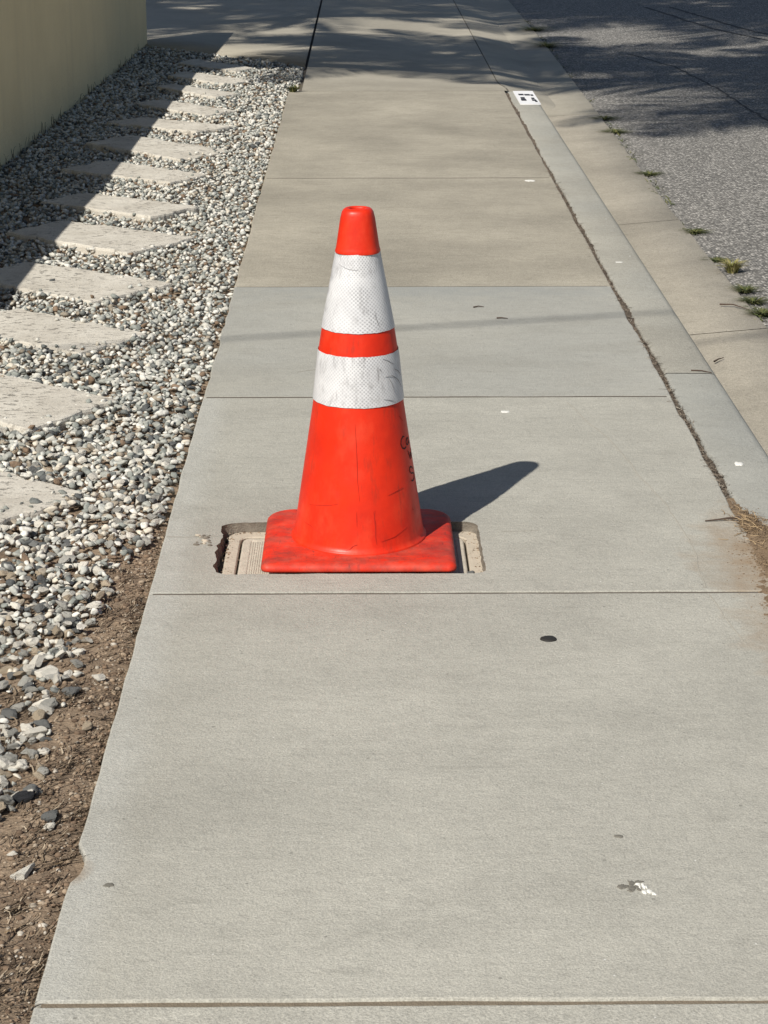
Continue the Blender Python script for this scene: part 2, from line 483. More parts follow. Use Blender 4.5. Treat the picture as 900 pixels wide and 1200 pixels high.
def slab_bm(loop, z, depth, rim=((0, -0.0035), (0.0012, -0.001), (0.0035, 0.0)), hole=None, hole_depth=0.1, hole_rim=((0, 0),), tilt=None):
    """loop CCW; rim rings from the outside in; hole CW loop gets walls going down"""
    bm = bmesh.new()
    zf = tilt or (lambda x, y: 0.0)
    def ring(pts, dz):
        return [bm.verts.new((p.x, p.y, z + dz + zf(p.x, p.y))) for p in pts]
    rings = [ring(loop, -depth)]
    for d, dz in rim:
        rings.append(ring(inset(loop, d) if d else loop, dz))
    n = len(loop)
    for r0, r1 in zip(rings, rings[1:]):
        for i in range(n):
            bm.faces.new((r0[i], r0[(i + 1) % n], r1[(i + 1) % n], r1[i]))
    top = rings[-1]
    edges = []
    for i in range(n):
        e = bm.edges.get((top[i], top[(i + 1) % n]))
        edges.append(e)
    if hole:
        h0 = ring(hole, 0.0)
        m_ = len(h0)
        for i in range(m_):
            edges.append(bm.edges.new((h0[i], h0[(i + 1) % m_])))
        bmesh.ops.triangle_fill(bm, use_beauty=True, use_dissolve=False, edges=edges)
    else:
        bm.faces.new(top)
    return bm

def rect_loop(x0, y0, x1, y1, jit=(0.0015, 0.0015, 0.0015, 0.0015), step=0.035, k=9, seed=0.0):
    """CCW: bottom, right, top, left edge wobble"""
    L = []
    L += edge_pts((x0, y0), (x1, y0), step, jit[0], k, seed + 1)
    L += edge_pts((x1, y0), (x1, y1), step, jit[1], k, seed + 2)
    L += edge_pts((x1, y1), (x0, y1), step, jit[2], k, seed + 3)
    L += edge_pts((x0, y1), (x0, y0), step, jit[3], k, seed + 4)
    return L

# ------------------------------------------------------------------ ground, road
def grid_sheet(name, xs, ys, zf, mat, smooth=True, parent=None):
    xs, ys = np.asarray(xs), np.asarray(ys)
    X, Y = np.meshgrid(xs, ys)
    Z = np.array([[zf(x, y) for x in xs] for y in ys])
    V = np.stack([X, Y, Z], -1).reshape(-1, 3)
    nx, ny = len(xs), len(ys)
    i = np.arange((ny - 1) * (nx - 1))
    r, c = i // (nx - 1), i % (nx - 1)
    a = r * nx + c
    F = np.stack([a, a + 1, a + 1 + nx, a + nx], -1)
    return from_arrays(name, V, F, mat, parent, smooth)

kind(grid_sheet("ground", [-300, 300], [-100, 700], lambda x, y: -0.30, M_soil, False), "structure")

def gut_out(y):
    return float(np.interp(y, [-5, 8, 11, 15, 18, 60], [1.206, 1.206, 1.236, 1.268, 1.272, 1.30]))
ys_road = np.concatenate([np.arange(-5, 22, 0.06), [25, 30, 40, 60, 120]])
edge_w = [gut_out(y) + 0.004 + 0.012 * fbm(y * 5, 3.3, 0, 4) for y in ys_road]
V, F = [], []
for y, e in zip(ys_road, edge_w):
    V += [(e - 0.03, y, -0.115), (e, y, -0.104), (e + 0.25, y, -0.100), (12.0, y, -0.02)]
for i in range(len(ys_road) - 1):
    for j in range(3):
        a = i * 4 + j
        F.append((a, a + 1, a + 5, a + 4))
road = kind(from_arrays("road", V, F, M_asphalt, None, True), "structure")

def ribbon_flat(name, pts, widths, z, mat, parent=None, zf=None):
    """a thin, slightly domed strip along a polyline on the ground"""
    V, F = [], []
    for i, p in enumerate(pts):
        a = Vector(pts[max(0, i - 1)])
        b = Vector(pts[min(len(pts) - 1, i + 1)])
        t = (b - a).normalized()
        nn = Vector((-t.y, t.x))
        wd = widths if isinstance(widths, (int, float)) else widths[i]
        z0 = z + (zf(p[0], p[1]) if zf else 0)
        for s in (-1, 0, 1):
            q = Vector(p) + nn * wd * 0.5 * s
            V.append((q.x, q.y, z0 + (0.0006 if s == 0 else 0.0)))
    for i in range(len(pts) - 1):
        for j in range(2):
            a = i * 3 + j
            F.append((a, a + 1, a + 4, a + 3))
    return from_arrays(name, V, F, mat, parent, True)

def wobble_line(pts, step, jit, seed):
    out = []
    for p, q in zip(pts, pts[1:]):
        out += [(c.x, c.y) for c in edge_pts(p, q, step, jit, 7, seed)]
    out.append(tuple(pts[-1]))
    return out

def road_z(x, y):
    return -0.100 + 0.08 * max(0.0, (x - 1.5) / 10.5)
for s, pts in ((1, [(1.75, 13.9), (1.95, 13.1), (2.03, 11.9), (2.06, 10.4)]), (2, [(2.35, 17.6), (2.6, 15.6), (3.4, 12.6)]), (3, [(2.55, 17.6), (2.85, 15.4), (3.7, 12.4)])):
    kind(ribbon_flat("crack", wobble_line(pts, 0.08, 0.02, s), 0.014 if s == 1 else 0.032, 0.0015, M_tar, road, road_z), "structure")

# ------------------------------------------------------------------ sidewalk slabs
WL, WR = -0.390, 0.749
side = bpy.data.objects.new("sidewalk", None)
C.objects.link(side)
kind(side, "structure")
bed = bmesh.new()
bmesh.ops.create_cube(bed, size=1, matrix=Matrix.Translation((0.19, 4.0, -0.18)) @ Matrix.Diagonal((1.30, 14.06, 0.10, 1)))
from_bm("bed", bed, M_hole, side)

JY = [-2.9, 0.76, 2.128, 3.500, 4.857, 6.134, 8.180, 11.05]
MATS = [M_new_b, M_new_a, M_new_a, M_new_b, M_new_c, M_old_a, M_old_b]
HX0, HX1, HY0, HY1 = -0.279, 0.226, 3.602, 3.903
def hole_loop():
    """broken outline of the opening over the meter box, clockwise"""
    r = 0.032
    base = []
    cor = [(HX0 + r, HY0 + r * .5, PI, 1.5 * PI), (HX1 - r, HY0 + r * .5, 1.5 * PI, 2 * PI), (HX1 - r, HY1 - r, 0, 0.5 * PI), (HX0 + r, HY1 - r, 0.5 * PI, PI)]
    for ci, (cx, cy, a0, a1) in enumerate(cor):
        for i in range(6):
            a = a0 + (a1 - a0) * i / 5
            ry = r * .5 if ci < 2 else r
            base.append(Vector((cx + r * math.cos(a), cy + ry * math.sin(a))))
    full = []
    n = len(base)
    for i in range(n):
        p, q = base[i], base[(i + 1) % n]
        m_ = max(1, int((q - p).length / 0.006))
        for k in range(m_):
            c = p.lerp(q, k / m_)
            amp = 0.0022
            if c.x < HX0 + 0.05:                       # left end is badly chipped
                amp = 0.0065
            elif c.y > HY1 - 0.02 and c.x < -0.18:
                amp = 0.006
            elif c.x > HX1 - 0.02:
                amp = 0.0035
            d = (c - Vector(((HX0 + HX1) / 2, (HY0 + HY1) / 2)))
            nx = Vector((1 if d.x > 0 else -1, 0)) if abs(d.x) > 0.235 else Vector((0, 1 if d.y > 0 else -1))
            f_ = fbm(c.x * 26, c.y * 26, 5.1, 4) + 0.12
            full.append(c + nx * amp * (0.4 + 2.0 * abs(fbm(c.x * 14, c.y * 14, 8.8, 2))) * f_)
    full.reverse()
    return full

for i, mat in enumerate(MATS):
    y0, y1 = JY[i], JY[i + 1]
    g0 = {2: 0.005, 3: 0.0042, 5: 0.0012}.get(i, 0.0036)
    g1 = {1: 0.005, 2: 0.0042, 4: 0.0012}.get(i, 0.0036)
    lj = 0.004 if y1 < 6 else 0.006
    rj = 0.006 if i in (3, 4) else 0.004
    L = rect_loop(WL, y0 + g0, WR, y1 - g1, (0.0022, rj, 0.0022, lj), 0.022, 6, 3.0 * i)
    if i == 2:    # broken notch in the left edge near the dirt
        L2 = []
        for p in L:
            if p.x < WL + 0.05:
                p = Vector((p.x + 0.014 * max(0.0, 1 - ((p.y - 2.475) / 0.055) ** 2) * (1 if p.y > 2.445 else 0.4), p.y))
            L2.append(p)
        L = L2
    z = [0.0, -0.001, 0.0, 0.0, 0.0, -0.0004, -0.0004][i]
    if i == 3:
        bm = slab_bm(L, z, 0.10, hole=hole_loop())
    else:
        bm = slab_bm(L, z, 0.10)
    slab = from_bm("concrete_slab", bm, mat, side)
    if i == 3:
        hole_slab = slab
# broken wall of the opening: rough faces going down from the lip
hl = hole_loop()
V, F = [], []
zs = [(0.0, 0.0), (-0.006, 0.0015), (-0.014, -0.001), (-0.034, -0.004)]
for k, (zz, off) in enumerate(zs):
    for p in hl:
        d = Vector((p.x + 0.026, p.y - 3.75))
        o_ = off + (0.003 * fbm(p.x * 60, p.y * 60, zz * 100, 3) if k else 0)
        dn = d.normalized()
        V.append((p.x + dn.x * o_, p.y + dn.y * o_, zz))
n = len(hl)
for k in range(len(zs) - 1):
    for i in range(n):
        F.append((k * n + i, k * n + (i + 1) % n, (k + 1) * n + (i + 1) % n, (k + 1) * n + i))
from_arrays("broken_edge", V, F, M_hole, hole_slab, False)

for i, y in enumerate(JY[1:-1]):
    bmj = bmesh.new()
    bmesh.ops.create_cube(bmj, size=1, matrix=Matrix.Translation((0.178, y, (-0.0122 if i < 3 else -0.0106) if i != 1 else -0.0135)) @ Matrix.Diagonal((1.12, 0.05, 0.02, 1)))
    from_bm("joint_filler", bmj, M_joint if i == 1 else M_crack, side)

# hairline cracks and chips on the slabs
for s, (pts, wd, mt) in enumerate([
        ([(WL + 0.004, 3.815), (-0.34, 3.812), (-0.31, 3.822), (-0.285, 3.818)], 0.0022, M_crack2),
        ([(0.27, 3.840), (0.31, 3.842), (0.345, 3.844)], 0.0012, M_crack2),
        ([(0.49, 4.80), (0.56, 4.45), (0.62, 4.0), (0.632, 3.75), (0.622, 3.52)], 0.0018, M_crack2),
        ([(0.622, 3.485), (0.63, 3.38), (0.645, 3.26)], 0.0018, M_crack2),
        ([(-0.17, 5.10), (-0.02, 5.19)], 0.0025, M_crack2)]):
    ribbon_flat("crack", wobble_line(pts, 0.02, 0.006, 40 + s), wd, 0.0006, mt, side)
for i in range(16):     # spalled crumbs left of the opening
    x, y = rnd.gauss(-0.312, 0.014), rnd.gauss(3.80, 0.022)
    if x > -0.287:
        x = -0.289
    bmc = bmesh.new()
    bmesh.ops.create_icosphere(bmc, subdivisions=1, radius=rnd.uniform(0.0022, 0.0055))
    for v in bmc.verts:
        v.co = Vector((v.co.x * 1.3 + x, v.co.y + y, v.co.z * 0.6 + 0.0008)) + Vector((rnd.uniform(-1, 1), rnd.uniform(-1, 1), 0)) * 0.001
    from_bm("crumb", bmc, [M_hole, M_box, M_hole][i % 3], side)

# ------------------------------------------------------------------ kerb, gutter, driveway
kerb = bpy.data.objects.new("kerb", None)
C.objects.link(kerb)
kind(kerb, "structure")
def kerb_section(y0, y1, mat, end_slope=False):
    ys = np.arange(y0, y1, 0.03).tolist() + [y1]
    prof = [(0.762, -0.15), (0.762, -0.008), (0.764, -0.003), (0.770, 0.0), (0.878, -0.001), (0.889, -0.003), (0.896, -0.009), (0.899, -0.022), (0.915, -0.15)]
    V, F = [], []
    k = len(prof)
    for y in ys:
        wl = 0.005 * fbm(y * 4, 1.7, 3, 4) + 0.003 * fbm(y * 23, 6.7, 3, 3)
        drop = 0.10 * float(ss(11.0, 11.28, y)) if end_slope else 0.0
        for j, (x, z) in enumerate(prof):
            zz = z if j in (0, k - 1) else max(z - drop, -0.14)
            V.append((x + (wl if j < 4 else 0), y, zz))
    for i in range(len(ys) - 1):
        for j in range(k - 1):
            a = i * k + j
            F.append((a, a + 1, a + 1 + k, a + k))
    o = from_arrays("kerb_section", V, F, mat, kerb, False)
    return o
kerb_section(-2.9, 5.078, M_kerb_new)
kerb_section(5.084, 11.30, M_kerb_old, True)

gutter = bpy.data.objects.new("gutter", None)
C.objects.link(gutter)
kind(gutter, "structure")
def gut_in(y):
    return float(np.interp(y, [-5, 10.6, 11.6, 60], [0.880, 0.880, 0.880, 0.880]))
GJ = [-2.9, 2.4, 4.36, 5.99, 7.79, 10.90, 14.2, 19.0, 25, 40]
for i in range(len(GJ) - 1):
    y0, y1 = GJ[i] + 0.003, GJ[i + 1] - 0.003
    ys = np.linspace(y0, y1, max(8, int((y1 - y0) / 0.03)))
    V, F = [], []
    for y in ys:
        xo = gut_out(y) - 0.002 + 0.005 * fbm(y * 9, 2.2, 1, 4)
        xi = gut_in(y)
        for t, dz in ((0.0, 0), (0.5, 0), (0.985, 0), (1.0, -0.006)):
            z_in = float(np.interp(y, [10.6, 11.8], [-0.125, -0.118]))
            V.append((xi + (xo - xi) * t, y, z_in + (-0.097 - z_in) * t + dz))
        V.append((xo + 0.001, y, -0.17))
    for k in range(len(ys) - 1):
        for j in range(4):
            a = k * 5 + j
            F.append((a, a + 1, a + 6, a + 5))
    from_arrays("gutter_section", V, F, M_gutter if y0 < 10.8 else M_drive, gutter, False)
    bmj = bmesh.new()
    bmesh.ops.create_cube(bmj, size=1, matrix=Matrix.Translation((1.04, y1 + 0.003, -0.160)) @ Matrix.Diagonal((0.32, 0.03, 0.07, 1)))
    if i < len(GJ) - 2:
        from_bm("joint_filler", bmj, M_crack, gutter)
    else:
        bmj.free()

def walk_dip(x, y):
    return -0.0006 - 0.055 * float(ss(11.05, 12.0, y)) * float(ss(-0.5, 0.8, x))
drive = bpy.data.objects.new("driveway", None)
C.objects.link(drive)
kind(drive, "structure")
ysd = [11.051, 11.2, 11.35, 11.5, 11.65, 11.8, 12.0, 12.6, 13.4, 14.5, 16, 18, 21, 25, 40]
grid_sheet("concrete_slab", [-0.322, -0.1, 0.1, 0.3, 0.5, 0.65, 0.764], ysd, walk_dip, M_drive, True, drive)      # crossing slab
def apron(x, y):
    t = (x - 0.770) / (1.058 - 0.770)
    zin = walk_dip(0.764, y)
    return zin + (-0.114 - zin) * max(0, t)
def apron_z(x, y):
    return -0.130 + (apron(x, y) + 0.130) * float(ss(11.0, 11.32, y))
grid_sheet("apron_slab", [0.770, 0.83, 0.87, 0.905, 0.96, 1.01, 1.058], [11.0, 11.08, 11.16, 11.24, 11.32] + ysd[3:], apron_z, M_drive, True, drive)
# left slab: its near edge runs obliquely along the gravel bed
V, F = [], []
for t in np.linspace(0, 1, 12):
    x = -0.337 - t * 5.6
    y0 = 12.36 + 1.15 * min(1.0, -(x + 0.337) / 1.03) + max(0, (-x - 1.37)) * 0.8
    for y in (y0, y0 + 0.6, y0 + 1.5, 18.0, 26.0, 40.0):
        V.append((x, y, -0.004))
    V.append((x, y0, -0.12))
for i in range(11):
    for j in range(5):
        a = i * 7 + j
        F.append((a, a + 1, a + 8, a + 7))
    F.append((i * 7 + 6, i * 7, i * 7 + 7, i * 7 + 13))
from_arrays("concrete_slab", V, F, M_drive, drive, False)
bmj = bmesh.new()
bmesh.ops.create_cube(bmj, size=1, matrix=Matrix.Translation((-0.33, 26.0, -0.075)) @ Matrix.Diagonal((0.026, 29.9, 0.10, 1)))
from_bm("expansion_joint", bmj, M_crack, drive)
grid_sheet("expansion_joint", [0.758, 0.776], ysd, lambda x, y: walk_dip(0.764, y) - 0.004, M_crack, True, drive)

# ------------------------------------------------------------------ dirt and gravel bed
def bed_z(x, y):
    z = -0.016 + 0.006 * fbm(x * 3, y * 3, 0, 4) + 0.004 * fbm(x * 17, y * 17, 2, 4) + 0.0025 * fbm(x * 60, y * 60, 2, 3)
    if y < 3.9:
        z += 0.006 * float(ss(3.9, 3.2, y)) * float(ss(-0.8, -0.42, x))
    if y > 4.5:
        z -= 0.005 * float(ss(4.5, 6.0, y))
    z -= 0.008 * float(ss(-0.41, -0.385, x)) * (0 if 2.40 < y < 2.55 else 1)
    return z
ysb = np.concatenate([np.arange(1.2, 4.2, 0.012), np.arange(4.2, 13.75, 0.06)])
xsb = np.concatenate([np.arange(-2.2, -0.75, 0.06), np.arange(-0.75, -0.385, 0.0125), [-0.374, -0.333]])
kind(grid_sheet("dirt", xsb, ysb, bed_z, M_dirt, True), "structure")
kind(grid_sheet("yard", [-60, -2.2], [-20, 13.6], lambda x, y: -0.02, M_soil, False), "structure")

PAVERS = [
    [(-0.610, 3.420), (-0.765, 3.185), (-1.20, 3.51), (-1.05, 3.75)],
    [(-0.581, 4.090), (-0.735, 3.862), (-1.175, 4.21), (-1.03, 4.45)],
    [(-0.586, 4.802), (-0.766, 4.543), (-1.20, 4.905), (-1.03, 5.150)],
    [(-0.588, 5.505), (-0.746, 5.292), (-1.165, 5.60), (-0.994, 5.839)],
    [(-0.569, 6.154), (-0.792, 5.917), (-1.215, 6.24), (-1.074, 6.486)],
    [(-0.562, 6.902), (-0.760, 6.608), (-1.215, 6.987), (-1.057, 7.229)],
    [(-0.594, 7.449), (-0.747, 7.243), (-1.196, 7.638), (-1.055, 7.847)],
    [(-0.617, 8.211), (-0.746, 8.024), (-1.228, 8.392), (-1.055, 8.596)],
    [(-0.568, 8.905), (-0.740, 8.640), (-1.209, 9.064), (-1.038, 9.301)],
    [(-0.598, 9.604), (-0.754, 9.435), (-1.213, 9.817), (-1.039, 9.968)],
    [(-0.616, 10.185), (-0.759, 10.027), (-1.147, 10.49), (-1.031, 10.627)],
    [(-0.645, 10.911), (-0.752, 10.731), (-1.101, 11.18), (-1.02, 11.297)],
    [(-0.617, 11.493), (-0.726, 11.294), (-1.084, 11.705), (-0.988, 11.876)],
    [(-0.628, 12.093), (-0.716, 11.917), (-1.093, 12.374), (-1.008, 12.564)],
]
PLAB = [
    "broken pale corner of a half buried flagstone at the very left edge beside the dirt",
    "pale rough flagstone level with the back of the meter box, mostly cut off at left",
    "pale flagstone with a chipped front lip, second whole step counted from the dirt",
    "bright flagstone step with one dark wall-shadow tip on its far left corner",
    "pitted tan flagstone, right corner sunk under gravel, left third in wall shade",
    "clean-edged pale flagstone with a long straight front edge, level with the cone tip",
    "flagstone step with a dark pebble sitting near its right corner, half in wall shade",
    "flagstone step just beyond the one with a pebble on it, half in wall shade",
    "eighth flagstone step from the dirt, level with the second far sidewalk joint",
    "flagstone with loose stones piled on its front right edge, level with the wall's left foot",
    "brownish narrow flagstone, fifth step before the driveway",
    "flagstone fourth from the driveway, tip lit beyond the wall shadow",
    "flagstone second from the driveway, nearly all in shade",
    "last flagstone step of the row, right by the driveway edge",
]
def paver(i, pts):
    c = sum((Vector(p) for p in pts), Vector((0, 0))) / 4
    loc = [Vector(p) - c for p in pts]
    # CCW order
    area = sum(loc[k].x * loc[(k + 1) % 4].y - loc[(k + 1) % 4].x * loc[k].y for k in range(4))
    if area < 0:
        loc.reverse()
    L = []
    for k in range(4):
        L += edge_pts(loc[k], loc[(k + 1) % 4], 0.012, 0.017, 10, 5.0 * i + k)
    # knock the corners off a little
    L = [p * (1 - 0.02 * max(0, p.length / max(q.length for q in loc) - 0.9) / 0.1) for p in L]
    sx, sy = rnd.uniform(-.02, .02), rnd.uniform(-.02, .02)
    bm = slab_bm(L, 0.0, 0.05, rim=((0, -0.008), (0.002, -0.002), (0.006, 0.0)), tilt=lambda x, y: x * sx + y * sy + 0.0015 * fbm(x * 25 + i * 3, y * 25, i, 3))
    o = from_bm("stepping_stone", bm, M_flag)
    o.location = (c.x, c.y, (0.004 + 0.003 * (i % 3) if i < 5 else 0.009) if i else 0.002)
    tag(o, PLAB[i], "stepping stone", "flagstone steps in the gravel bed")
for i, p in enumerate(PAVERS):
    paver(i, p)

# ---- pebbles
def ico(sub):
    bm = bmesh.new()
    bmesh.ops.create_icosphere(bm, subdivisions=sub, radius=1)
    V = np.array([v.co[:] for v in bm.verts])
    F = np.array([[v.index for v in f.verts] for f in bm.faces])
    bm.free()
    return V, F
def stone_shape(sub, seed):
    V, F = ico(sub)
    out = V.copy()
    r2 = np.random.default_rng(seed)
    # cut the ball with random planes: crushed, faceted stone
    for k in range(11):
        nrm = r2.normal(size=3)
        nrm /= np.linalg.norm(nrm)
        d = r2.uniform(0.42, 0.85)
        s = out @ nrm
        over = np.maximum(0, s - d)
        out -= over[:, None] * nrm[None, :] * 1.0
    for i in range(len(out)):
        out[i] *= 1 + 0.16 * mnoise.noise(Vector(V[i]) * 2.3 + Vector((seed * 7.1, 0, 0)))
    out /= np.abs(out).max()
    return out, F
SH_HI = [stone_shape(3, 100 + s) for s in range(10)]
SH_MD = [stone_shape(2, 200 + s) for s in range(14)]
SH_LO = [stone_shape(1, 300 + s) for s in range(14)]

def in_poly(px, py, poly):
    inside = np.zeros(len(px), bool)
    n = len(poly)
    for i in range(n):
        x0, y0 = poly[i]
        x1, y1 = poly[(i + 1) % n]
        cond = ((y0 > py) != (y1 > py)) & (px < (x1 - x0) * (py - y0) / (y1 - y0 + 1e-12) + x0)
        inside ^= cond
    return inside

def gravel_edge(y):
    """right limit of dense gravel"""
    return np.interp(y, [1.5, 2.45, 2.55, 2.70, 2.92, 3.09, 3.32, 3.53, 3.76, 3.95, 4.3, 5.5, 11.0, 11.1, 13], [-0.72, -0.60, -0.520, -0.465, -0.470, -0.470, -0.466, -0.450, -0.425, -0.402, -0.397, -0.395, -0.395, -0.345, -0.345])

P = []
def scatter(y0, y1, s, smin, smax):
    nx, ny = int(2.08 / s), int((y1 - y0) / s)
    gx, gy = np.meshgrid(np.arange(nx) * s - 2.40, np.arange(ny) * s + y0)
    x = gx.ravel() + rng.uniform(-.5, .5, gx.size) * s
    y = gy.ravel() + rng.uniform(-.5, .5, gx.size) * s
    keep = (x < gravel_edge(y)) & (x > -0.19 * y - 0.42) & (y < 12.36 + 1.15 * np.clip(-(x + 0.337) / 1.03, 0, 1) - 0.02)
    wx = -1.555 + (y - 5.0) * 0.0187
    keep &= x > wx + 0.01
    x, y = x[keep], y[keep]
    size = smin + (smax - smin) * rng.beta(1.5, 2.6, len(x))
    P.append(np.stack([x, y, size], 1))
scatter(1.9, 3.2, 0.0165, 0.005, 0.0185)
scatter(3.2, 6.0, 0.0140, 0.004, 0.0160)
scatter(6.0, 9.0, 0.0165, 0.006, 0.0150)
scatter(9.0, 13.7, 0.0190, 0.007, 0.0160)
P = np.concatenate(P)
# thin out towards the bare dirt
ptch = np.array([fbm(a * 6, b * 5, 9.0, 3) for a, b in P[:, :2]])
edge_d = gravel_edge(P[:, 1]) - P[:, 0]
dens = np.ones(len(P))
near = P[:, 1] < 3.9
dens = np.where(near, np.clip(0.30 + edge_d * 14, 0, 1) * (1 - 0.25 * ss(3.6, 2.6, P[:, 1])), np.clip(0.62 + 0.38 * ss(5.0, 7.5, P[:, 1]) + edge_d * 9, 0, 1))
dens = dens * np.clip(1.0 + 1.1 * ptch * np.where(near, 1.0, 0.45), 0, 1)
P = P[rng.uniform(size=len(P)) < dens]
# not on the flagstones, apart from a few that lie on their rims
keep = np.ones(len(P), bool)
on = np.zeros(len(P), bool)
for i, q in enumerate(PAVERS):
    c = np.mean(np.array(q), 0)
    shr = [tuple(c + (np.array(p) - c) * 0.975) for p in q]
    ins = in_poly(P[:, 0], P[:, 1], shr)
    core = in_poly(P[:, 0], P[:, 1], [tuple(c + (np.array(p) - c) * 0.80) for p in q])
    lim = (0.13 if i < 5 else 0.05) if i else 0.35
    r_ = rng.uniform(size=len(P))
    stay = ins & (~core) & (r_ < lim) & (P[:, 0] > c[0] - 0.05)
    stay |= core & (r_ < 0.002)
    keep &= (~ins) | stay
    on |= stay
rim_near = np.zeros(len(P), bool)
for q in PAVERS:
    c = np.mean(np.array(q), 0)
    rim_near |= in_poly(P[:, 0], P[:, 1], [tuple(c + (np.array(p) - c) * 1.16) for p in q])
P, on, rim_near = P[keep], on[keep], rim_near[keep]
zb = np.array([bed_z(a, b) for a, b in P[:, :2]])
nP = len(P)
zp = zb + P[:, 2] * rng.uniform(0.15, 0.75, nP) + np.where(P[:, 1] > 3.3, rng.uniform(0, 0.013, nP), 0)
zp = np.where(rim_near & ~on, zp + 0.005, zp)
zp = np.where(on, 0.005 + P[:, 2] * 0.45, zp)
rotz = rng.uniform(0, 2 * PI, nP)
tx, ty = rng.normal(0, 0.35, nP), rng.normal(0, 0.35, nP)
sxyz = np.stack([P[:, 2] * rng.uniform(0.85, 1.45, nP), P[:, 2] * rng.uniform(0.7, 1.05, nP), P[:, 2] * rng.uniform(0.5, 0.85, nP)], 1)
# largest-looking ones become objects of their own
zc = P[:, 1]
in_frame = (P[:, 0] > -0.186 * (zc * 0.95 + 0.41) + 0.015) & (P[:, 1] > 2.05)
score = np.where(in_frame, P[:, 2] / zc, 0)
big = np.argsort(-score)[:285]
is_big = np.zeros(nP, bool)
is_big[big] = True

def rot_mats(tx, ty, rz):
    cx, sx_ = np.cos(tx), np.sin(tx)
    cy, sy_ = np.cos(ty), np.sin(ty)
    cz, sz = np.cos(rz), np.sin(rz)
    O, I = np.zeros_like(cx), np.ones_like(cx)
    Rx = np.stack([I, O, O, O, cx, -sx_, O, sx_, cx], -1).reshape(-1, 3, 3)
    Ry = np.stack([cy, O, sy_, O, I, O, -sy_, O, cy], -1).reshape(-1, 3, 3)
    Rz = np.stack([cz, -sz, O, sz, cz, O, O, O, I], -1).reshape(-1, 3, 3)
    return Rz @ Ry @ Rx
RM = rot_mats(tx, ty, rotz)
def merge(idx, shapes):
    Vs, Fs, off = [], [], 0
    which = rng.integers(0, len(shapes), len(idx))
    for s, (SV, SF) in enumerate(shapes):
        ii = idx[which == s]
        if not len(ii):
            continue
        v = SV[None] * sxyz[ii][:, None, :]
        v = np.einsum('nij,nkj->nki', RM[ii], v) + np.stack([P[ii, 0], P[ii, 1], zp[ii]], 1)[:, None, :]
        f = SF[None] + (np.arange(len(ii)) * len(SV))[:, None, None] + off
        off += len(ii) * len(SV)
        Vs.append(v.reshape(-1, 3))
        Fs.append(f.reshape(-1, 3))
    return np.concatenate(Vs), np.concatenate(Fs)
hi = np.where(~is_big & (P[:, 1] < 5.2))[0]
lo = np.where(~is_big & (P[:, 1] >= 5.2))[0]
V1, F1 = merge(hi, SH_MD)
V2, F2 = merge(lo, SH_LO)
V = np.concatenate([V1, V2])
F = np.concatenate([F1, F2 + len(V1)])
gr = kind(from_arrays("gravel", V, F, M_gravel), "stuff")
gr["label"] = "mixed white and grey gravel bed between the yellow wall and the sidewalk"

PMESH = {}
def pebble_mesh(ci, s):
    if (ci, s) not in PMESH:
        me = bpy.data.meshes.new("pebble")
        me.from_pydata([tuple(v) for v in SH_HI[s][0] if True], [], [tuple(map(int, f)) for f in SH_HI[s][1]])
        me.materials.append(M_peb[ci])
        PMESH[(ci, s)] = me
    return PMESH[(ci, s)]
CLS = [('white', 0.44), ('grey', 0.34), ('dark', 0.11), ('tan', 0.11)]
PTXT = {'white': "pale cream", 'grey': "mid grey", 'dark': "dark grey", 'tan': "tan brown"}
cl_names = [c for c, _ in CLS]
cl_p = np.array([p for _, p in CLS])
for i in big:
    ci = cl_names[int(rng.choice(4, p=cl_p))]
    o = bpy.data.objects.new("pebble", pebble_mesh(ci, int(rng.integers(0, 10))))
    C.objects.link(o)
    o.location = (P[i, 0], P[i, 1], zp[i])
    o.scale = tuple(sxyz[i])
    o.rotation_euler = (tx[i], ty[i], rotz[i])
    ed, yy = float(gravel_edge(P[i, 1])) - P[i, 0], P[i, 1]
    asp = sxyz[i][0] / sxyz[i][1]
    shp = "long" if asp > 1.45 else ("rounded" if asp < 1.15 else ("flat" if sxyz[i][2] / sxyz[i][1] < 0.72 else "chunky"))
    siz = "large" if P[i, 2] > 0.0145 else ("medium" if P[i, 2] > 0.0115 else "small")
    if yy < 2.62:
        zone = "nearest the camera at the end of the gravel"
    elif ed < 0.045:
        zone = "at the gravel's outer edge by the bare dirt"
    elif yy < 3.2:
        zone = "in thin gravel before the broken corner flagstone"
    elif yy < 3.75:
        zone = "in gravel next to the broken corner flagstone"
    else:
        zone = "in gravel around the first whole flagstone"
    tag(o, " ".join((siz, shp, PTXT[ci], "pebble", zone)), "pebble", " ".join((siz, shp, PTXT[ci], "pebbles", zone)))

def stone(x, y, r, sc, rz, ci, s, label, z=None, cat="stone"):
    o = bpy.data.objects.new("stone", pebble_mesh(ci, s))
    C.objects.link(o)
    o.scale = (r * sc[0], r * sc[1], r * sc[2])
    o.location = (x, y, (bed_z(x, y) if z is None else z) + r * sc[2] * 0.6)
    o.rotation_euler = (0.1, -0.1, rz)
    return tag(o, label, cat)
stone(-0.492, 2.684, 0.016, (1.25, 0.9, 0.8), 0.3, 'black', 1, "shiny black stone lying on the left edge of the dirt strip")
stone(-0.478, 2.705, 0.014, (1.2, 0.9, 0.75), -0.4, 'dark', 2, "dark grey stone touching the right side of the black stone")
stone(-0.455, 2.462, 0.017, (1.35, 0.55, 0.55), 0.75, 'white', 3, "long narrow white stone alone on the dirt near the bottom left")
stone(-0.441, 2.628, 0.014, (1.1, 1.0, 0.7), 0.2, 'dark', 4, "grey stone behind a small pale one in the middle of the dirt strip")
stone(-0.440, 2.602, 0.011, (1.1, 0.8, 0.7), 0.1, 'white', 5, "small pale stone leaning against a grey one in the dirt strip")
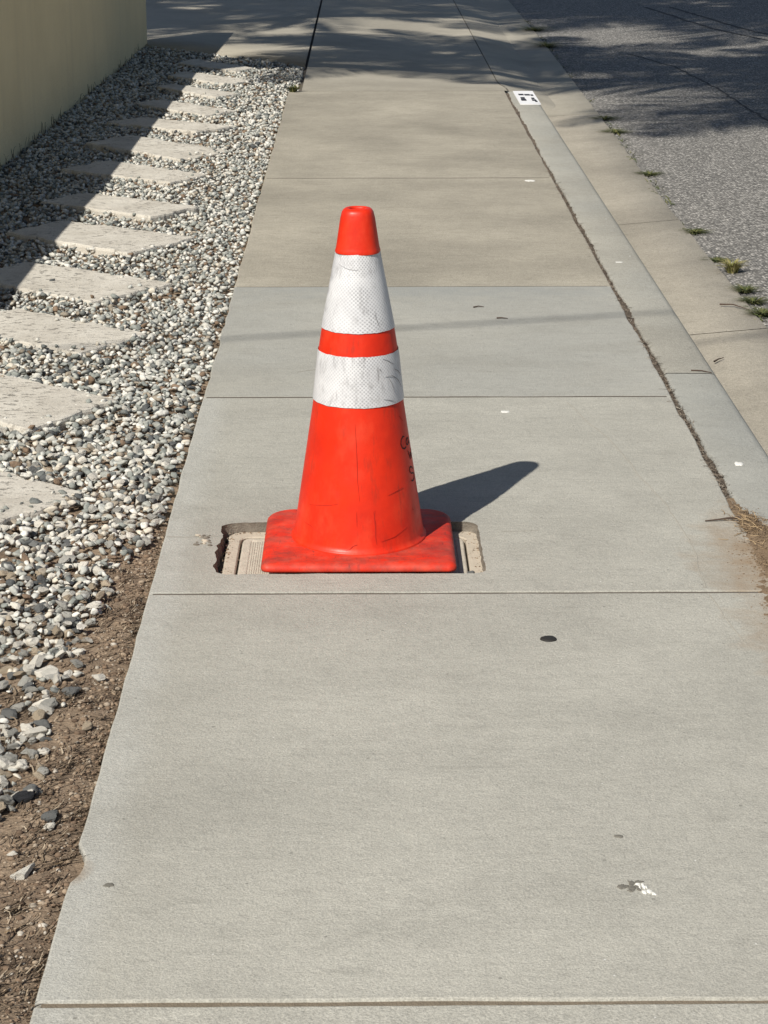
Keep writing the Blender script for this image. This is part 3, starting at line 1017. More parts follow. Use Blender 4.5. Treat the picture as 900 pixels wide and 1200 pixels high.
stone(-0.517, 3.145, 0.022, (1.15, 0.9, 0.7), 0.2, 'white', 6, "big rounded pale stone in the gravel left of the bare dirt")
stone(-0.516, 3.36, 0.019, (1.3, 0.9, 0.75), 0.4, 'dark', 7, "angular dark slate coloured stone at the gravel edge near the pale flagstone corner")
stone(-0.432, 3.115, 0.013, (1.2, 0.8, 0.8), -0.5, 'white', 8, "knobbly pale stone beside the concrete edge on the bare dirt")
stone(-0.430, 2.930, 0.013, (1.0, 0.8, 0.8), 0.9, 'tan', 9, "brownish half buried stone on the dirt close to the concrete edge")
stone(-0.522, 2.545, 0.014, (1.2, 0.9, 0.8), 0.2, 'dark', 0, "dark grey stone cut by the left picture edge on the dirt")
stone(-0.478, 2.520, 0.006, (1.5, 0.9, 0.6), 0.3, 'white', 2, "tiny white chip just above the long narrow white stone")
stone(0.199, 3.640, 0.0105, (1.05, 0.9, 0.85), 0.5, 'dark', 5, "small dark stone lying in the groove of the meter box lid", z=-0.021)

# ---- dry litter: thin bent strips
def strips(name, items, mat, parent=None):
    """items: (x, y, z, length, width, heading, lift, bend)"""
    V, F = [], []
    for (x, y, z, L, wd, hd, lift, bend) in items:
        n = 4
        b = len(V)
        px, py, h = x, y, hd
        for k in range(n):
            t = k / (n - 1)
            nx, ny = -math.sin(h), math.cos(h)
            ww = wd * (1 - 0.75 * t)
            zz = z + lift * math.sin(t * PI * 0.55)
            V.append((px + nx * ww / 2, py + ny * ww / 2, zz))
            V.append((px - nx * ww / 2, py - ny * ww / 2, zz + wd * 0.35))
            px += math.cos(h) * L / (n - 1)
            py += math.sin(h) * L / (n - 1)
            h += bend
        for k in range(n - 1):
            a = b + 2 * k
            F.append((a, a + 1, a + 3, a + 2))
    return from_arrays(name, V, F, mat, parent, False)
it = []
for _ in range(9500):
    y = rnd.uniform(1.95, 3.85)
    x = rnd.uniform(-0.75, -0.388)
    if fbm(x * 9, y * 7, 3.3, 3) < -0.10 and rnd.random() < 0.75:
        continue
    if y > 3.2 and rnd.random() < (y - 3.2) * 1.2:
        continue
    L = rnd.uniform(0.007, 0.034)
    if rnd.random() < 0.03:
        L *= 1.9
    it.append((x, y, bed_z(x, y) + 0.001, L, rnd.uniform(0.0010, 0.0034), rnd.gauss(0.45, 0.6), rnd.uniform(0.001, 0.009), rnd.gauss(0, 0.25)))
kind(strips("dry_grass", it, M_straw), "stuff")
# pale stalks lying across the dirt edge
for k, (x, y, L, hd, lab) in enumerate([(-0.425, 2.478, 0.070, 0.35, "pale dry stalk lying over the chipped concrete edge"),
                                  (-0.475, 2.33, 0.045, -0.55, "pale straw stalk crossing another on the dirt at bottom left"),
                                  (-0.455, 2.31, 0.040, 0.7, "short pale straw stalk on the dirt under a crossing stalk"),
                                  (-0.47, 2.36, 0.055, 0.15, "pale straw stalk farthest up of three lying on the bottom-left dirt")]):
    o = strips("dry_stalk", [(x, y, bed_z(x, y) + 0.004, L, 0.0035, hd, 0.005, 0.05), (x + 0.01, y + 0.001, bed_z(x, y) + 0.0055, L * .7, 0.0028, hd + 0.15, 0.004, -0.06)], M_straw_pale)
    tag(o, lab, "dry stalk")

# ---- dirt in the seam between walk and kerb, and the spill at the lower right
def seam_h(x, y):
    base = -0.0075 + 0.007 * fbm(x * 40, y * 30, 4, 4) + 0.005 * fbm(x * 5, y * 3, 1, 3)
    return base
kind(grid_sheet("seam_dirt", np.linspace(0.738, 0.778, 6), np.arange(0.5, 11.02, 0.02), seam_h, M_seam, True), "structure")
def spill_h(x, y):
    cx = 0.775 + 0.010 * math.sin(y * 9)
    wdt = float(np.interp(y, [2.0, 3.0, 3.3, 3.6, 3.8, 3.96, 4.05], [0.05, 0.055, 0.065, 0.060, 0.040, 0.02, 0.008]))
    d = (x - cx) / wdt
    return 0.009 * math.exp(-d * d) * (1 if y < 3.9 else max(0, (4.05 - y) / 0.15)) - 0.0050 + 0.0050 * fbm(x * 60, y * 50, 6, 5)
m_sp = NT("spilled_dirt")
_c = m_sp.mix((0.275, 0.20, 0.13), (0.18, 0.13, 0.085), m_sp.ramp(m_sp.noise(40, 5, 0.7), [(0.35, 0.0), (0.65, 1.0)]))
M_spill = m_sp.done(_c, 0.97, m_sp.bump(m_sp.noise(170, 4, 0.75), 0.004, 0.9), 0.1)
kind(grid_sheet("spilled_dirt", np.arange(0.62, 0.93, 0.007), np.arange(2.6, 4.06, 0.014), spill_h, M_spill, True), "stuff")
it = []
for _ in range(2600):
    y = rnd.uniform(3.2, 8.5) if rnd.random() < 0.6 else rnd.uniform(3.5, 5.6)
    x = rnd.gauss(0.7555, 0.0045)
    it.append((x, y, seam_h(x, y) + 0.002, rnd.uniform(0.006, 0.024), rnd.uniform(0.0008, 0.002), rnd.uniform(0, 2 * PI), rnd.uniform(0, 0.006), rnd.gauss(0, .3)))
kind(strips("seam_litter", it, M_seam_litter), "stuff")
it = []
for _ in range(230):
    y = rnd.gauss(3.88, 0.045) if rnd.random() < 0.65 else rnd.uniform(3.4, 3.95)
    x = rnd.gauss(0.765, 0.015)
    it.append((x, y, max(0.0, spill_h(x, y)) + 0.001, rnd.uniform(0.008, 0.034), rnd.uniform(0.0008, 0.0022), rnd.uniform(0, 2 * PI), rnd.uniform(0, 0.006), rnd.gauss(0, .35)))
kind(strips("dry_grass_clump", it, M_straw_pale), "stuff")

gi_ = []
for _ in range(3000):
    y = rnd.triangular(2.9, 4.0, 3.75)
    x = 0.780 + rnd.gauss(0, float(np.interp(y, [2.9, 3.3, 3.7, 3.95], [0.030, 0.036, 0.034, 0.010])))
    gi_.append((x, y, max(0.0, spill_h(x, y)) + 0.0003, min(0.0022, 0.0005 + rnd.expovariate(1800))))
gv, gf = ico(1)
Vg = np.concatenate([gv * np.array([g[3] * 1.2, g[3], g[3] * 0.7]) + np.array(g[:3]) for g in gi_])
Fg = np.concatenate([gf + len(gv) * i for i in range(len(gi_))])
kind(from_arrays("dirt_crumbs", Vg, Fg, M_spill), "stuff")
gi_ = []
for _ in range(5200):
    y = rnd.uniform(1.95, 4.0)
    x = -0.392 - abs(rnd.gauss(0, 0.09))
    gi_.append((x, y, bed_z(x, y) + 0.0006, min(0.0055, 0.0009 + rnd.expovariate(900))))
Vg = np.concatenate([gv * np.array([g[3] * rnd.uniform(.8, 1.5), g[3], g[3] * 0.75]) + np.array(g[:3]) for g in gi_])
Fg = np.concatenate([gf + len(gv) * i for i in range(len(gi_))])
M_grit = m_island("dirt_grit", [(0.0, (0.10, 0.07, 0.05)), (0.45, (0.22, 0.155, 0.105)), (0.78, (0.36, 0.28, 0.20)), (0.97, (0.36, 0.32, 0.26)), (1.0, (0.55, 0.51, 0.44))], 0.95)
kind(from_arrays("dirt_grit", Vg, Fg, M_grit), "stuff")

def twig(name, pts, r, lab, cat="twig", mat=M_twig):
    V, F = [], []
    k = 6
    n = len(pts)
    for i, p in enumerate(pts):
        p = Vector(p)
        t = (Vector(pts[min(n - 1, i + 1)]) - Vector(pts[max(0, i - 1)])).normalized()
        a = t.cross(Vector((0, 0, 1))).normalized()
        b = a.cross(t)
        rr = r * (1 - 0.6 * i / (n - 1))
        for j in range(k):
            an = 2 * PI * j / k
            V.append(tuple(p + a * rr * math.cos(an) + b * rr * math.sin(an)))
    for i in range(n - 1):
        for j in range(k):
            F.append((i * k + j, i * k + (j + 1) % k, (i + 1) * k + (j + 1) % k, (i + 1) * k + j))
    return tag(from_arrays(name, V, F, mat, None, True), lab, cat)
twig("twig", [(0.752, 3.90, 0.007), (0.728, 3.902, 0.006), (0.706, 3.899, 0.004), (0.680, 3.897, 0.002)], 0.0028, "brown twig pointing out of the straw onto the sidewalk at right")
twig("twig", [(0.318, 5.84, 0.002), (0.332, 5.85, 0.003), (0.348, 5.845, 0.002)], 0.0022, "tiny dark twig on the blue-grey slab, left of a second one")
twig("twig", [(0.376, 5.70, 0.002), (0.39, 5.70, 0.003), (0.407, 5.695, 0.002)], 0.0024, "tiny dark twig on the blue-grey slab, nearer the kerb")
twig("twig", [(0.835, 5.105, 0.001), (0.86, 5.10, 0.002), (0.885, 5.085, 0.0)], 0.0022, "thin twig lying along the joint in the kerb top")
twig("twig", [(1.112, 6.31, -0.096), (1.15, 6.29, -0.092), (1.19, 6.22, -0.094)], 0.003, "slim curved twig on the gutter pan beside the weeds")
twig("twig", [(0.985, 5.63, -0.108), (1.0, 5.65, -0.106), (1.018, 5.67, -0.107)], 0.0028, "short twig on the gutter pan close under the kerb")

# ------------------------------------------------------------------ small marks lying on the concrete
def blob(name, x, y, rx, ry, h, mat, seed, parent=None, z=0.0, rag=0.45):
    V = [(x, y, z + h)]
    n = 30
    for ring, (f, hh) in enumerate(((0.6, 0.9), (0.92, 0.5), (1.0, -0.3))):
        for i in range(n):
            a = 2 * PI * i / n
            wob = 1 + rag * fbm(math.cos(a) * 1.6 + seed, math.sin(a) * 1.6, seed, 4)
            V.append((x + rx * f * wob * math.cos(a), y + ry * f * wob * math.sin(a), z + h * hh))
    F = []
    tri = [(0, 1 + i, 1 + (i + 1) % n) for i in range(n)]
    me = bpy.data.meshes.new(name)
    for r in range(2):
        for i in range(n):
            a, b = 1 + r * n + i, 1 + r * n + (i + 1) % n
            F.append((a, a + n, b + n, b))
    me.from_pydata(V, [], tri + F)
    me.polygons.foreach_set("use_smooth", [True] * len(me.polygons))
    return link_obj(name, me, mat, parent)
tag(blob("gum_spot", 0.314, 3.272, 0.0150, 0.0135, 0.003, M_gum, 1.0, rag=0.12), "black flattened gum spot on the sidewalk in front of the cone", "gum spot")
t = thing("bird_dropping", "white and dark splat on the nearest sidewalk slab at lower right", "bird dropping")
for k in range(17):
    blob("dark_speck", 0.346 + rnd.gauss(0, 0.0085), 2.402 + rnd.gauss(0, 0.010), rnd.uniform(0.002, 0.0055), rnd.uniform(0.002, 0.006), 0.0012, M_chip, 2.2 + k, t, rag=0.7)
for k in range(11):
    q = k / 10
    blob("white_speck", 0.357 + 0.015 * q + rnd.gauss(0, 0.0022), 2.412 - 0.026 * q + rnd.gauss(0, 0.0035), rnd.uniform(0.0015, 0.0038), rnd.uniform(0.002, 0.0055), 0.0018, M_dropping, 30.2 + k, t, rag=0.7)
tag(blob("bird_dropping", 0.816, 4.29, 0.010, 0.013, 0.0022, M_dropping, 7.7, None, 0.0), "white splat on the near kerb top above the straw", "bird dropping")
for k, (x, y, rx, ry, z, lab) in enumerate([
        (0.86, 7.27, 0.010, 0.014, -0.002, "upper white fleck on the kerb top, by the old slab"),
        (0.875, 6.97, 0.007, 0.010, -0.003, "small white fleck on the outer kerb edge"),
        (0.862, 6.60, 0.010, 0.012, -0.002, "white fleck on the kerb level with the grass tuft"),
        (0.815, 6.50, 0.014, 0.009, -0.001, "long pale fleck on the kerb beside the seam"),
        (0.335, 4.72, 0.012, 0.009, 0.0, "pale fleck on the slab right of the cone's lower white band"),
        (0.655, 8.11, 0.020, 0.02, 0.0, "pale fleck by the joint of the two old tan slabs")]):
    tag(blob("paint_fleck", x, y, rx, ry, 0.0012, M_dropping, 9.1 + k, None, z), lab, "paint fleck", "white flecks on the concrete")
tag(blob("dark_chip", 0.348, 2.545, 0.0065, 0.005, 0.0014, M_chip, 19.1), "small dark chip behind the splat on the nearest slab", "chip")
tag(blob("dark_chip", -0.335, 2.414, 0.007, 0.006, 0.0010, M_chip, 29.1), "faint grey chip by the notch in the concrete's left edge", "chip")

# ------------------------------------------------------------------ water meter box
mb = thing("meter_box", "beige meter box sunk in a broken opening under the orange cone", "meter box", (-0.0265, 3.752, -0.019))
def rr_loop(x0, y0, x1, y1, r, n=6):
    L = []
    for cx, cy, a0 in ((x0 + r, y0 + r, PI), (x1 - r, y0 + r, 1.5 * PI), (x1 - r, y1 - r, 0), (x0 + r, y1 - r, 0.5 * PI)):
        for i in range(n):
            a = a0 + 0.5 * PI * i / (n - 1)
            L.append(Vector((cx + r * math.cos(a), cy + r * math.sin(a))))
    return L
def ring_mesh(outer, inner, z_top, z_bot):
    bm = bmesh.new()
    n = len(outer)
    o1 = [bm.verts.new((p.x, p.y, z_bot)) for p in outer]
    o2 = [bm.verts.new((p.x, p.y, z_top - 0.002)) for p in outer]
    o3 = [bm.verts.new((p.x, p.y, z_top)) for p in inset(outer, 0.003)]
    i3 = [bm.verts.new((p.x, p.y, z_top)) for p in inset(inner, -0.002)]
    i2 = [bm.verts.new((p.x, p.y, z_top - 0.002)) for p in inner]
    i1 = [bm.verts.new((p.x, p.y, z_bot)) for p in inner]
    for a, b in ((o1, o2), (o2, o3), (o3, i3), (i3, i2), (i2, i1)):
        for k in range(n):
            bm.faces.new((a[k], a[(k + 1) % n], b[(k + 1) % n], b[k]))
    return bm
lx0, lx1, ly0, ly1 = -0.268, 0.236, 3.592, 3.900
def sh(L):
    return [p - Vector((-0.0265, 3.752)) for p in L]
from_bm("frame", ring_mesh(sh(rr_loop(lx0, ly0, lx1, ly1, 0.03)), sh(rr_loop(-0.2435, 3.60, 0.2005, 3.868, 0.022)), 0.0, -0.05), M_box, mb)
lid_bm = slab_bm(sh(rr_loop(-0.2395, 3.604, 0.1970, 3.864, 0.019)), -0.0005, 0.03, rim=((0, -0.005), (0.002, -0.001), (0.004, 0.0), (0.016, 0.0), (0.0185, -0.0012)))
lid = from_bm("lid", lid_bm, M_lid, mb)
for k in range(58):           # ribbed, brushed lid surface
    bmr = None
V, F = [], []
x = -0.218
while x < 0.176:
    yy0, yy1 = 3.626, 3.842
    wv = 0.0012 * rnd.uniform(0.7, 1.3)
    b = len(V)
    cx0, cy0 = x + 0.0265, -3.752
    for (dx, dz) in ((-wv, -0.0013), (-wv * .5, -0.0008), (wv * .5, -0.0008), (wv, -0.0013)):
        V.append((cx0 + dx, yy0 + cy0, dz))
        V.append((cx0 + dx, yy1 + cy0, dz))
    for j in range(3):
        a = b + 2 * j
        F.append((a, a + 2, a + 3, a + 1))
    x += 0.0042
kind(from_arrays("lid_ribs", V, F, M_lid, lid), "stuff")
gi_ = []
for _ in range(330):           # grit washed into the corners of the opening
    e = rnd.random()
    if e < 0.5:
        gx, gy = rnd.uniform(-0.27, 0.225), 3.898 - abs(rnd.gauss(0, 0.010))
    elif e < 0.8:
        gx, gy = -0.272 + abs(rnd.gauss(0, 0.012)), rnd.uniform(3.61, 3.9)
    else:
        gx, gy = 0.222 - abs(rnd.gauss(0, 0.010)), rnd.uniform(3.61, 3.9)
    gi_.append((gx + 0.0265, gy - 3.752, 0.0004, min(0.0030, 0.0005 + rnd.expovariate(1800))))
Vg = np.concatenate([gv * np.array([g[3] * 1.2, g[3], g[3] * 0.75]) + np.array(g[:3]) for g in gi_])
Fg = np.concatenate([gf + len(gv) * i for i in range(len(gi_))])
kind(from_arrays("grit", Vg, Fg, M_grit, mb), "stuff")
bmf = bmesh.new()
bmesh.ops.create_cube(bmf, size=1, matrix=Matrix.Translation((0, 0, -0.03)) @ Matrix.Diagonal((0.56, 0.40, 0.02, 1)))
from_bm("pit_floor", bmf, M_hole, mb)

# ------------------------------------------------------------------ traffic cone
CX, CY = -0.010, 3.782
cone = thing("traffic_cone", "orange traffic cone with two white reflective bands standing over the meter box", "traffic cone", (CX, CY, 0.0))
def cone_r(z):
    return float(np.interp(z, [0.016, 0.28, 0.372, 0.416, 0.564, 0.642], [0.1262, 0.0862, 0.0764, 0.0698, 0.0415, 0.0300]))
def lathe(prof, n=96, uv=False):
    V, F = [], []
    k = len(prof)
    for i in range(n):
        a = 2 * PI * i / n
        for r, z in prof:
            V.append((r * math.sin(a), -r * math.cos(a), z))
    for i in range(n):
        for j in range(k - 1):
            a, b = i * k + j, ((i + 1) % n) * k + j
            F.append((a, b, b + 1, a + 1))
    return V, F
# base plate with rounded corners and a softly rolled rim
BX, BY = 0.1825, 0.171
def sup(L, d, z):
    return [(p.x, p.y, z) for p in inset(L, d)]
lp = []
for cx_, cy_, r_c, a0 in ((-BX, -BY - 0.008, 0.016, PI), (BX, -BY - 0.008, 0.016, 1.5 * PI), (BX, BY - 0.008, 0.055, 0), (-BX, BY - 0.008, 0.055, 0.5 * PI)):
    cx_ += r_c if cx_ < 0 else -r_c
    cy_ += r_c if cy_ < 0 else -r_c
    for i in range(10):
        a = a0 + 0.5 * PI * i / 9
        lp.append(Vector((cx_ + r_c * math.cos(a), cy_ + r_c * math.sin(a))))
n = len(lp)
rings = [sup(lp, 0.006, 0.0), sup(lp, 0.001, 0.002), sup(lp, 0.0, 0.006), sup(lp, 0.0015, 0.011), sup(lp, 0.006, 0.0150), sup(lp, 0.010, 0.0166), sup(lp, 0.0145, 0.0174)]
V = [v for r in rings for v in r]
F = []
for k in range(len(rings) - 1):
    for i in range(n):
        F.append((k * n + i, k * n + (i + 1) % n, (k + 1) * n + (i + 1) % n, (k + 1) * n + i))
me = bpy.data.meshes.new("base")
me.from_pydata(V, [], F + [tuple(range(6 * n, 7 * n)), tuple(reversed(range(n)))])
me.polygons.foreach_set("use_smooth", [True] * len(me.polygons))
base = link_obj("base", me, M_base, cone)
V, F = [], []
x = -0.085
while x < 0.105:            # moulded feet under the front rim
    b = len(V)
    y0, y1 = -BY - 0.0045, -BY + 0.004
    for (xx, yy, zz) in ((x, y0, 0.0005), (x + 0.0032, y0, 0.0005), (x + 0.0032, y1, 0.0005), (x, y1, 0.0005), (x, y0, 0.0048), (x + 0.0032, y0, 0.0048), (x + 0.0032, y1, 0.0048), (x, y1, 0.0048)):
        V.append((xx, yy, zz))
    F += [(b + 0, b + 1, b + 5, b + 4), (b + 1, b + 2, b + 6, b + 5), (b + 3, b + 0, b + 4, b + 7), (b + 4, b + 5, b + 6, b + 7), (b + 0, b + 3, b + 2, b + 1)]
    x += 0.0065
kind(from_arrays("tread", V, F, M_base, base), "stuff")

prof = [(0.1305, 0.0165), (0.1304, 0.0195), (0.1290, 0.0212), (0.1262, 0.0235)]
for z in np.linspace(0.030, 0.568, 44):
    prof.append((cone_r(z), float(z)))
prof += [(cone_r(0.571) + 0.0008, 0.571)]
V, F = lathe(prof)
from_arrays("body", V, F, M_orange, cone, True)
# moulded cap with a hole, slightly squared off
capp = [(0.0428, 0.5695), (0.0430, 0.5725), (0.0416, 0.5765)]
for z in np.linspace(0.582, 0.632, 10):
    capp.append((float(np.interp(z, [0.5765, 0.640], [0.0414, 0.0316])), float(z)))
capp += [(0.0312, 0.638), (0.0300, 0.6430), (0.0275, 0.6470), (0.0240, 0.6496), (0.0195, 0.6505), (0.0165, 0.6500), (0.0150, 0.6470), (0.0148, 0.635), (0.0150, 0.56)]
V, F = lathe(capp)
V = [(x * (1 - 0.028 * math.cos(4 * math.atan2(x, -y) + 0.5)), y * (1 - 0.028 * math.cos(4 * math.atan2(x, -y) + 0.5)), z) for x, y, z in V]
from_arrays("cap", V, F, M_cap, cone, True)
inn = [(0.0150, 0.56), (0.0152, 0.20)]
V, F = lathe(inn, 32)
from_arrays("inner_tube", V, F, simple("inner_shade", (0.06, 0.01, 0.008)), cone, True)  # shade inside the hollow cone put into a dark colour

def band(z0, z1):
    off = 0.0014
    pr_ = [(cone_r(z) + off, float(z)) for z in np.linspace(z0, z1, 14)]
    n = 96
    V, F = lathe(pr_, n)
    # worn, slightly ragged top and bottom edges
    V = [(x, y, z + (0.0010 * fbm(x * 90, y * 90, z * 5, 3) if (abs(z - z0) < 0.002 or abs(z - z1) < 0.002) else 0)) for x, y, z in V]
    o = from_arrays("reflective_band", V, F, M_band, cone, True)
    me = o.data
    uvl = me.uv_layers.new(name="UVMap")
    co = np.empty(len(me.vertices) * 3)
    me.vertices.foreach_get("co", co)
    co = co.reshape(-1, 3)
    li = np.empty(len(me.loops), int)
    me.loops.foreach_get("vertex_index", li)
    rm = (cone_r(z0) + cone_r(z1)) / 2
    an = np.arctan2(co[li, 0], -co[li, 1])
    # keep the seam at the back: use one sign per face
    an = an.reshape(-1, 4)
    fix = (an.max(1) - an.min(1)) > PI
    an[fix] = np.where(an[fix] < 0, an[fix] + 2 * PI, an[fix])
    uv = np.stack([an.ravel() * rm, co[li, 2]], 1)
    uvl.data.foreach_set("uv", uv.ravel().astype(np.float32))
    return o
band(0.4285, 0.5705)
band(0.2910, 0.3860)

def on_cone(a, z, off=0.0):
    """point on the cone at angle a from the camera side (towards +x)"""
    r = cone_r(z) + off
    return Vector((r * math.sin(a), -r * math.cos(a), z))
def cone_stroke(name, pts, wd, mat, off=0.0007, parent=cone, taper=False):
    """pts: (angle deg, z) polyline -> strip lying on the cone"""
    fine = []
    for p, q in zip(pts, pts[1:]):
        for k in range(5):
            fine.append((p[0] + (q[0] - p[0]) * k / 5, p[1] + (q[1] - p[1]) * k / 5))
    fine.append(pts[-1])
    P3 = [on_cone(math.radians(a), z, off) for a, z in fine]
    V, F = [], []
    n_ = len(P3)
    for i, p in enumerate(P3):
        t = (P3[min(n_ - 1, i + 1)] - P3[max(0, i - 1)]).normalized()
        nr = Vector((p.x, p.y, 0.02)).normalized()
        s = t.cross(nr).normalized()
        w_ = wd * (1 - 0.8 * abs(2 * i / (n_ - 1) - 1) if taper else 1)
        V.append(tuple(p + s * w_ / 2 - nr * 0.0002))
        V.append(tuple(p + nr * 0.0003))
        V.append(tuple(p - s * w_ / 2 - nr * 0.0002))
    for i in range(n_ - 1):
        for j in range(2):
            a = 3 * i + j
            F.append((a, a + 1, a + 4, a + 3))
    return from_arrays(name, V, F, mat, parent, True)
# hand-written marker letters on the right flank: C a / W / S
LET = [
    [(65, 0.2155), (62, 0.2175), (57.5, 0.213), (55.5, 0.205), (57.5, 0.197), (62, 0.1935), (66, 0.1955)],
    [(76, 0.2085), (72, 0.2095), (68.5, 0.2045), (69, 0.1985), (72.5, 0.197), (76, 0.2015), (76.5, 0.2095), (76.5, 0.201), (79, 0.1965)],
    [(70, 0.186), (72, 0.177), (73.5, 0.168), (77, 0.180), (80, 0.167), (84, 0.185)],
    [(78, 0.1475), (72, 0.1545), (68, 0.1535), (67, 0.1475), (70, 0.1420), (76, 0.1400), (80, 0.1360), (78, 0.1290), (72, 0.1265), (68, 0.1290)],
]
for pts in LET:
    pts = [(a, z + 0.008) for a, z in pts]
    cone_stroke("marker_letter", pts, 0.0028, M_ink)
for pts, wd in [([(-4, 0.262), (-2.5, 0.225), (-1.5, 0.19), (-1, 0.155), (1, 0.118)], 0.0014),
                ([(14, 0.098), (15.5, 0.075), (15, 0.05), (16, 0.035)], 0.0024), ([(15.5, 0.10), (14.6, 0.085), (15.2, 0.062)], 0.0018),
                ([(-14, 0.024), (-8, 0.027), (-5, 0.034), (-1, 0.037)], 0.0022), ([(-2, 0.098), (-1.5, 0.070)], 0.0012),
                ([(-55, 0.098), (-40, 0.103), (-28, 0.107), (-20, 0.112)], 0.0012), ([(30, 0.125), (42, 0.130), (50, 0.134)], 0.0014),
                ([(-60, 0.062), (-50, 0.060), (-35, 0.050)], 0.0012),
                ([(62, 0.085), (63, 0.082)], 0.004), ([(58, 0.267), (63, 0.260), (67, 0.252)], 0.0014), ([(20, 0.04), (34, 0.045), (48, 0.058)], 0.0013)]:
    cone_stroke("scuff_mark", pts, wd, M_scuff, taper=True)
for pts, wd in [([(38, 0.334), (52, 0.333), (64, 0.322), (74, 0.305)], 0.0016), ([(30, 0.351), (32, 0.346)], 0.0030), ([(36, 0.368), (46, 0.362), (58, 0.352)], 0.0014),
                ([(33, 0.293), (45, 0.288), (55, 0.283)], 0.0012), ([(44, 0.330), (50, 0.318), (53, 0.300)], 0.0012), ([(56, 0.345), (68, 0.337), (76, 0.326)], 0.0016),
                ([(-52, 0.540), (-20, 0.532), (0, 0.531)], 0.0010), ([(30, 0.45), (33, 0.437), (36, 0.428)], 0.0018)]:
    cone_stroke("scuff_mark", [(a, z + 0.012) for a, z in pts], wd, M_grey_scuff, off=0.0021, taper=True)

# ------------------------------------------------------------------ painted marker on the kerb end
km = thing("kerb_marker", "white rectangle with black marks on the far end of the kerb top", "kerb marker", (0.842, 10.74, 0.0))
def quad(name, x0, y0, x1, y1, z, mat, parent, th=0.004):
    bm = bmesh.new()
    bmesh.ops.create_cube(bm, size=1, matrix=Matrix.Translation(((x0 + x1) / 2, (y0 + y1) / 2, z - th / 2)) @ Matrix.Diagonal((x1 - x0, y1 - y0, th, 1)))
    return from_bm(name, bm, mat, parent)
quad("panel", -0.052, -0.27, 0.052, 0.265, 0.004, M_white, km, 0.006)
for (x0, y0, x1, y1) in [(-0.034, 0.075, -0.008, 0.130), (-0.004, 0.065, 0.024, 0.120), (0.027, 0.05, 0.040, 0.105),
                         (-0.036, -0.150, -0.010, -0.085), (-0.033, -0.07, -0.012, -0.01), (0.018, -0.155, 0.040, -0.105), (0.020, -0.085, 0.036, -0.03), (0.030, -0.20, 0.042, -0.165)]:
    quad("mark", x0, y0, x1, y1, 0.0055, M_black, km, 0.001)

# ------------------------------------------------------------------ wall
wl = thing("stucco_wall", "low yellow stucco wall along the left of the gravel", "wall", (0, 0, 0))
bm = bmesh.new()
def wx(y):
    return -1.555 + (y - 5.0) * 0.0187
WH = 0.93
ys = np.concatenate([np.arange(-1.0, 13.6, 0.3), [13.66]])
prof = [(0.0, -0.2), (0.0, WH - 0.015), (-0.015, WH), (-0.19, WH), (-0.205, WH - 0.015), (-0.205, -0.2)]
rows = []
for y in ys:
    rows.append([bm.verts.new((wx(y) + dx, y, z)) for dx, z in prof])
for a, b in zip(rows, rows[1:]):
    for j in range(len(prof) - 1):
        bm.faces.new((a[j], a[j + 1], b[j + 1], b[j]))
bm.faces.new(rows[0])
bm.faces.new(list(reversed(rows[-1])))
from_bm("wall_panel", bm, M_wall, wl)

# ------------------------------------------------------------------ weeds
def tuft(name, x, y, z, n, h, spread, mat, lab, cat="weed", group=None, flat=0.0):
    V, F = [], []
    for _ in range(n):
        a = rnd.uniform(0, 2 * PI)
        r0 = rnd.uniform(0, spread * 0.35)
        bx, by = r0 * math.cos(a), r0 * math.sin(a)
        hh = h * rnd.uniform(0.45, 1.0)
        out = spread * rnd.uniform(0.3, 1.0) + flat
        wd = rnd.uniform(0.0012, 0.0028) * (1 + h * 8)
        b = len(V)
        for k in range(4):
            t = k / 3
            px = bx + math.cos(a) * out * t ** 1.6
            py = by + math.sin(a) * out * t ** 1.6
            pz = hh * math.sin(t * PI * 0.55)
            ww = wd * (1 - 0.85 * t)
            V.append((px - math.sin(a) * ww, py + math.cos(a) * ww, pz))
            V.append((px + math.sin(a) * ww, py - math.cos(a) * ww, pz))
        for k in range(3):
            c = b + 2 * k
            F.append((c, c + 1, c + 3, c + 2))
    o = from_arrays(name, V, F, mat, None, False)
    o.location = (x, y, z)
    return tag(o, lab, cat, group)
tuft("grass_tuft", 1.240, 6.83, -0.104, 150, 0.045, 0.055, M_tuft, "yellow-green grass tuft between the gutter and the asphalt", "grass tuft")
WEEDS = [(1.226, 7.55, 0.020, 0.06, "small green weed at the gutter edge farthest up among the sunny ones"), (1.218, 7.03, 0.012, 0.05, "flat dark weed just beyond the yellow-green tuft"),
         (1.228, 6.52, 0.030, 0.055, "green weed first nearer than the yellow-green tuft"), (1.226, 6.36, 0.028, 0.06, "green weed between two others along the asphalt edge"),
         (1.222, 6.18, 0.032, 0.06, "leafy green weed by the gutter cut off at the right picture edge"), (1.236, 8.9, 0.018, 0.07, "low weed on the asphalt edge in the sun beyond the joint"),
         (1.240, 10.2, 0.022, 0.09, "dark weed beside the gutter joint near the shade"), (1.244, 10.7, 0.020, 0.09, "weed in the tree shade just past the gutter joint"),
         (1.262, 14.4, 0.05, 0.16, "dark green weed at the shaded gutter edge by the driveway"), (1.268, 15.6, 0.05, 0.18, "dark weed clump highest up along the gutter edge")]
for (x, y, h, s, lab) in WEEDS:
    tuft("weed", x, y, -0.104, 170, h * 0.62, s * 1.05, M_weed, lab, "weed", "weeds along the gutter")
tuft("weed", -0.365, 11.02, -0.01, 130, 0.045, 0.055, M_weed, "dark weed at the corner where gravel, sidewalk and driveway meet")
it = []
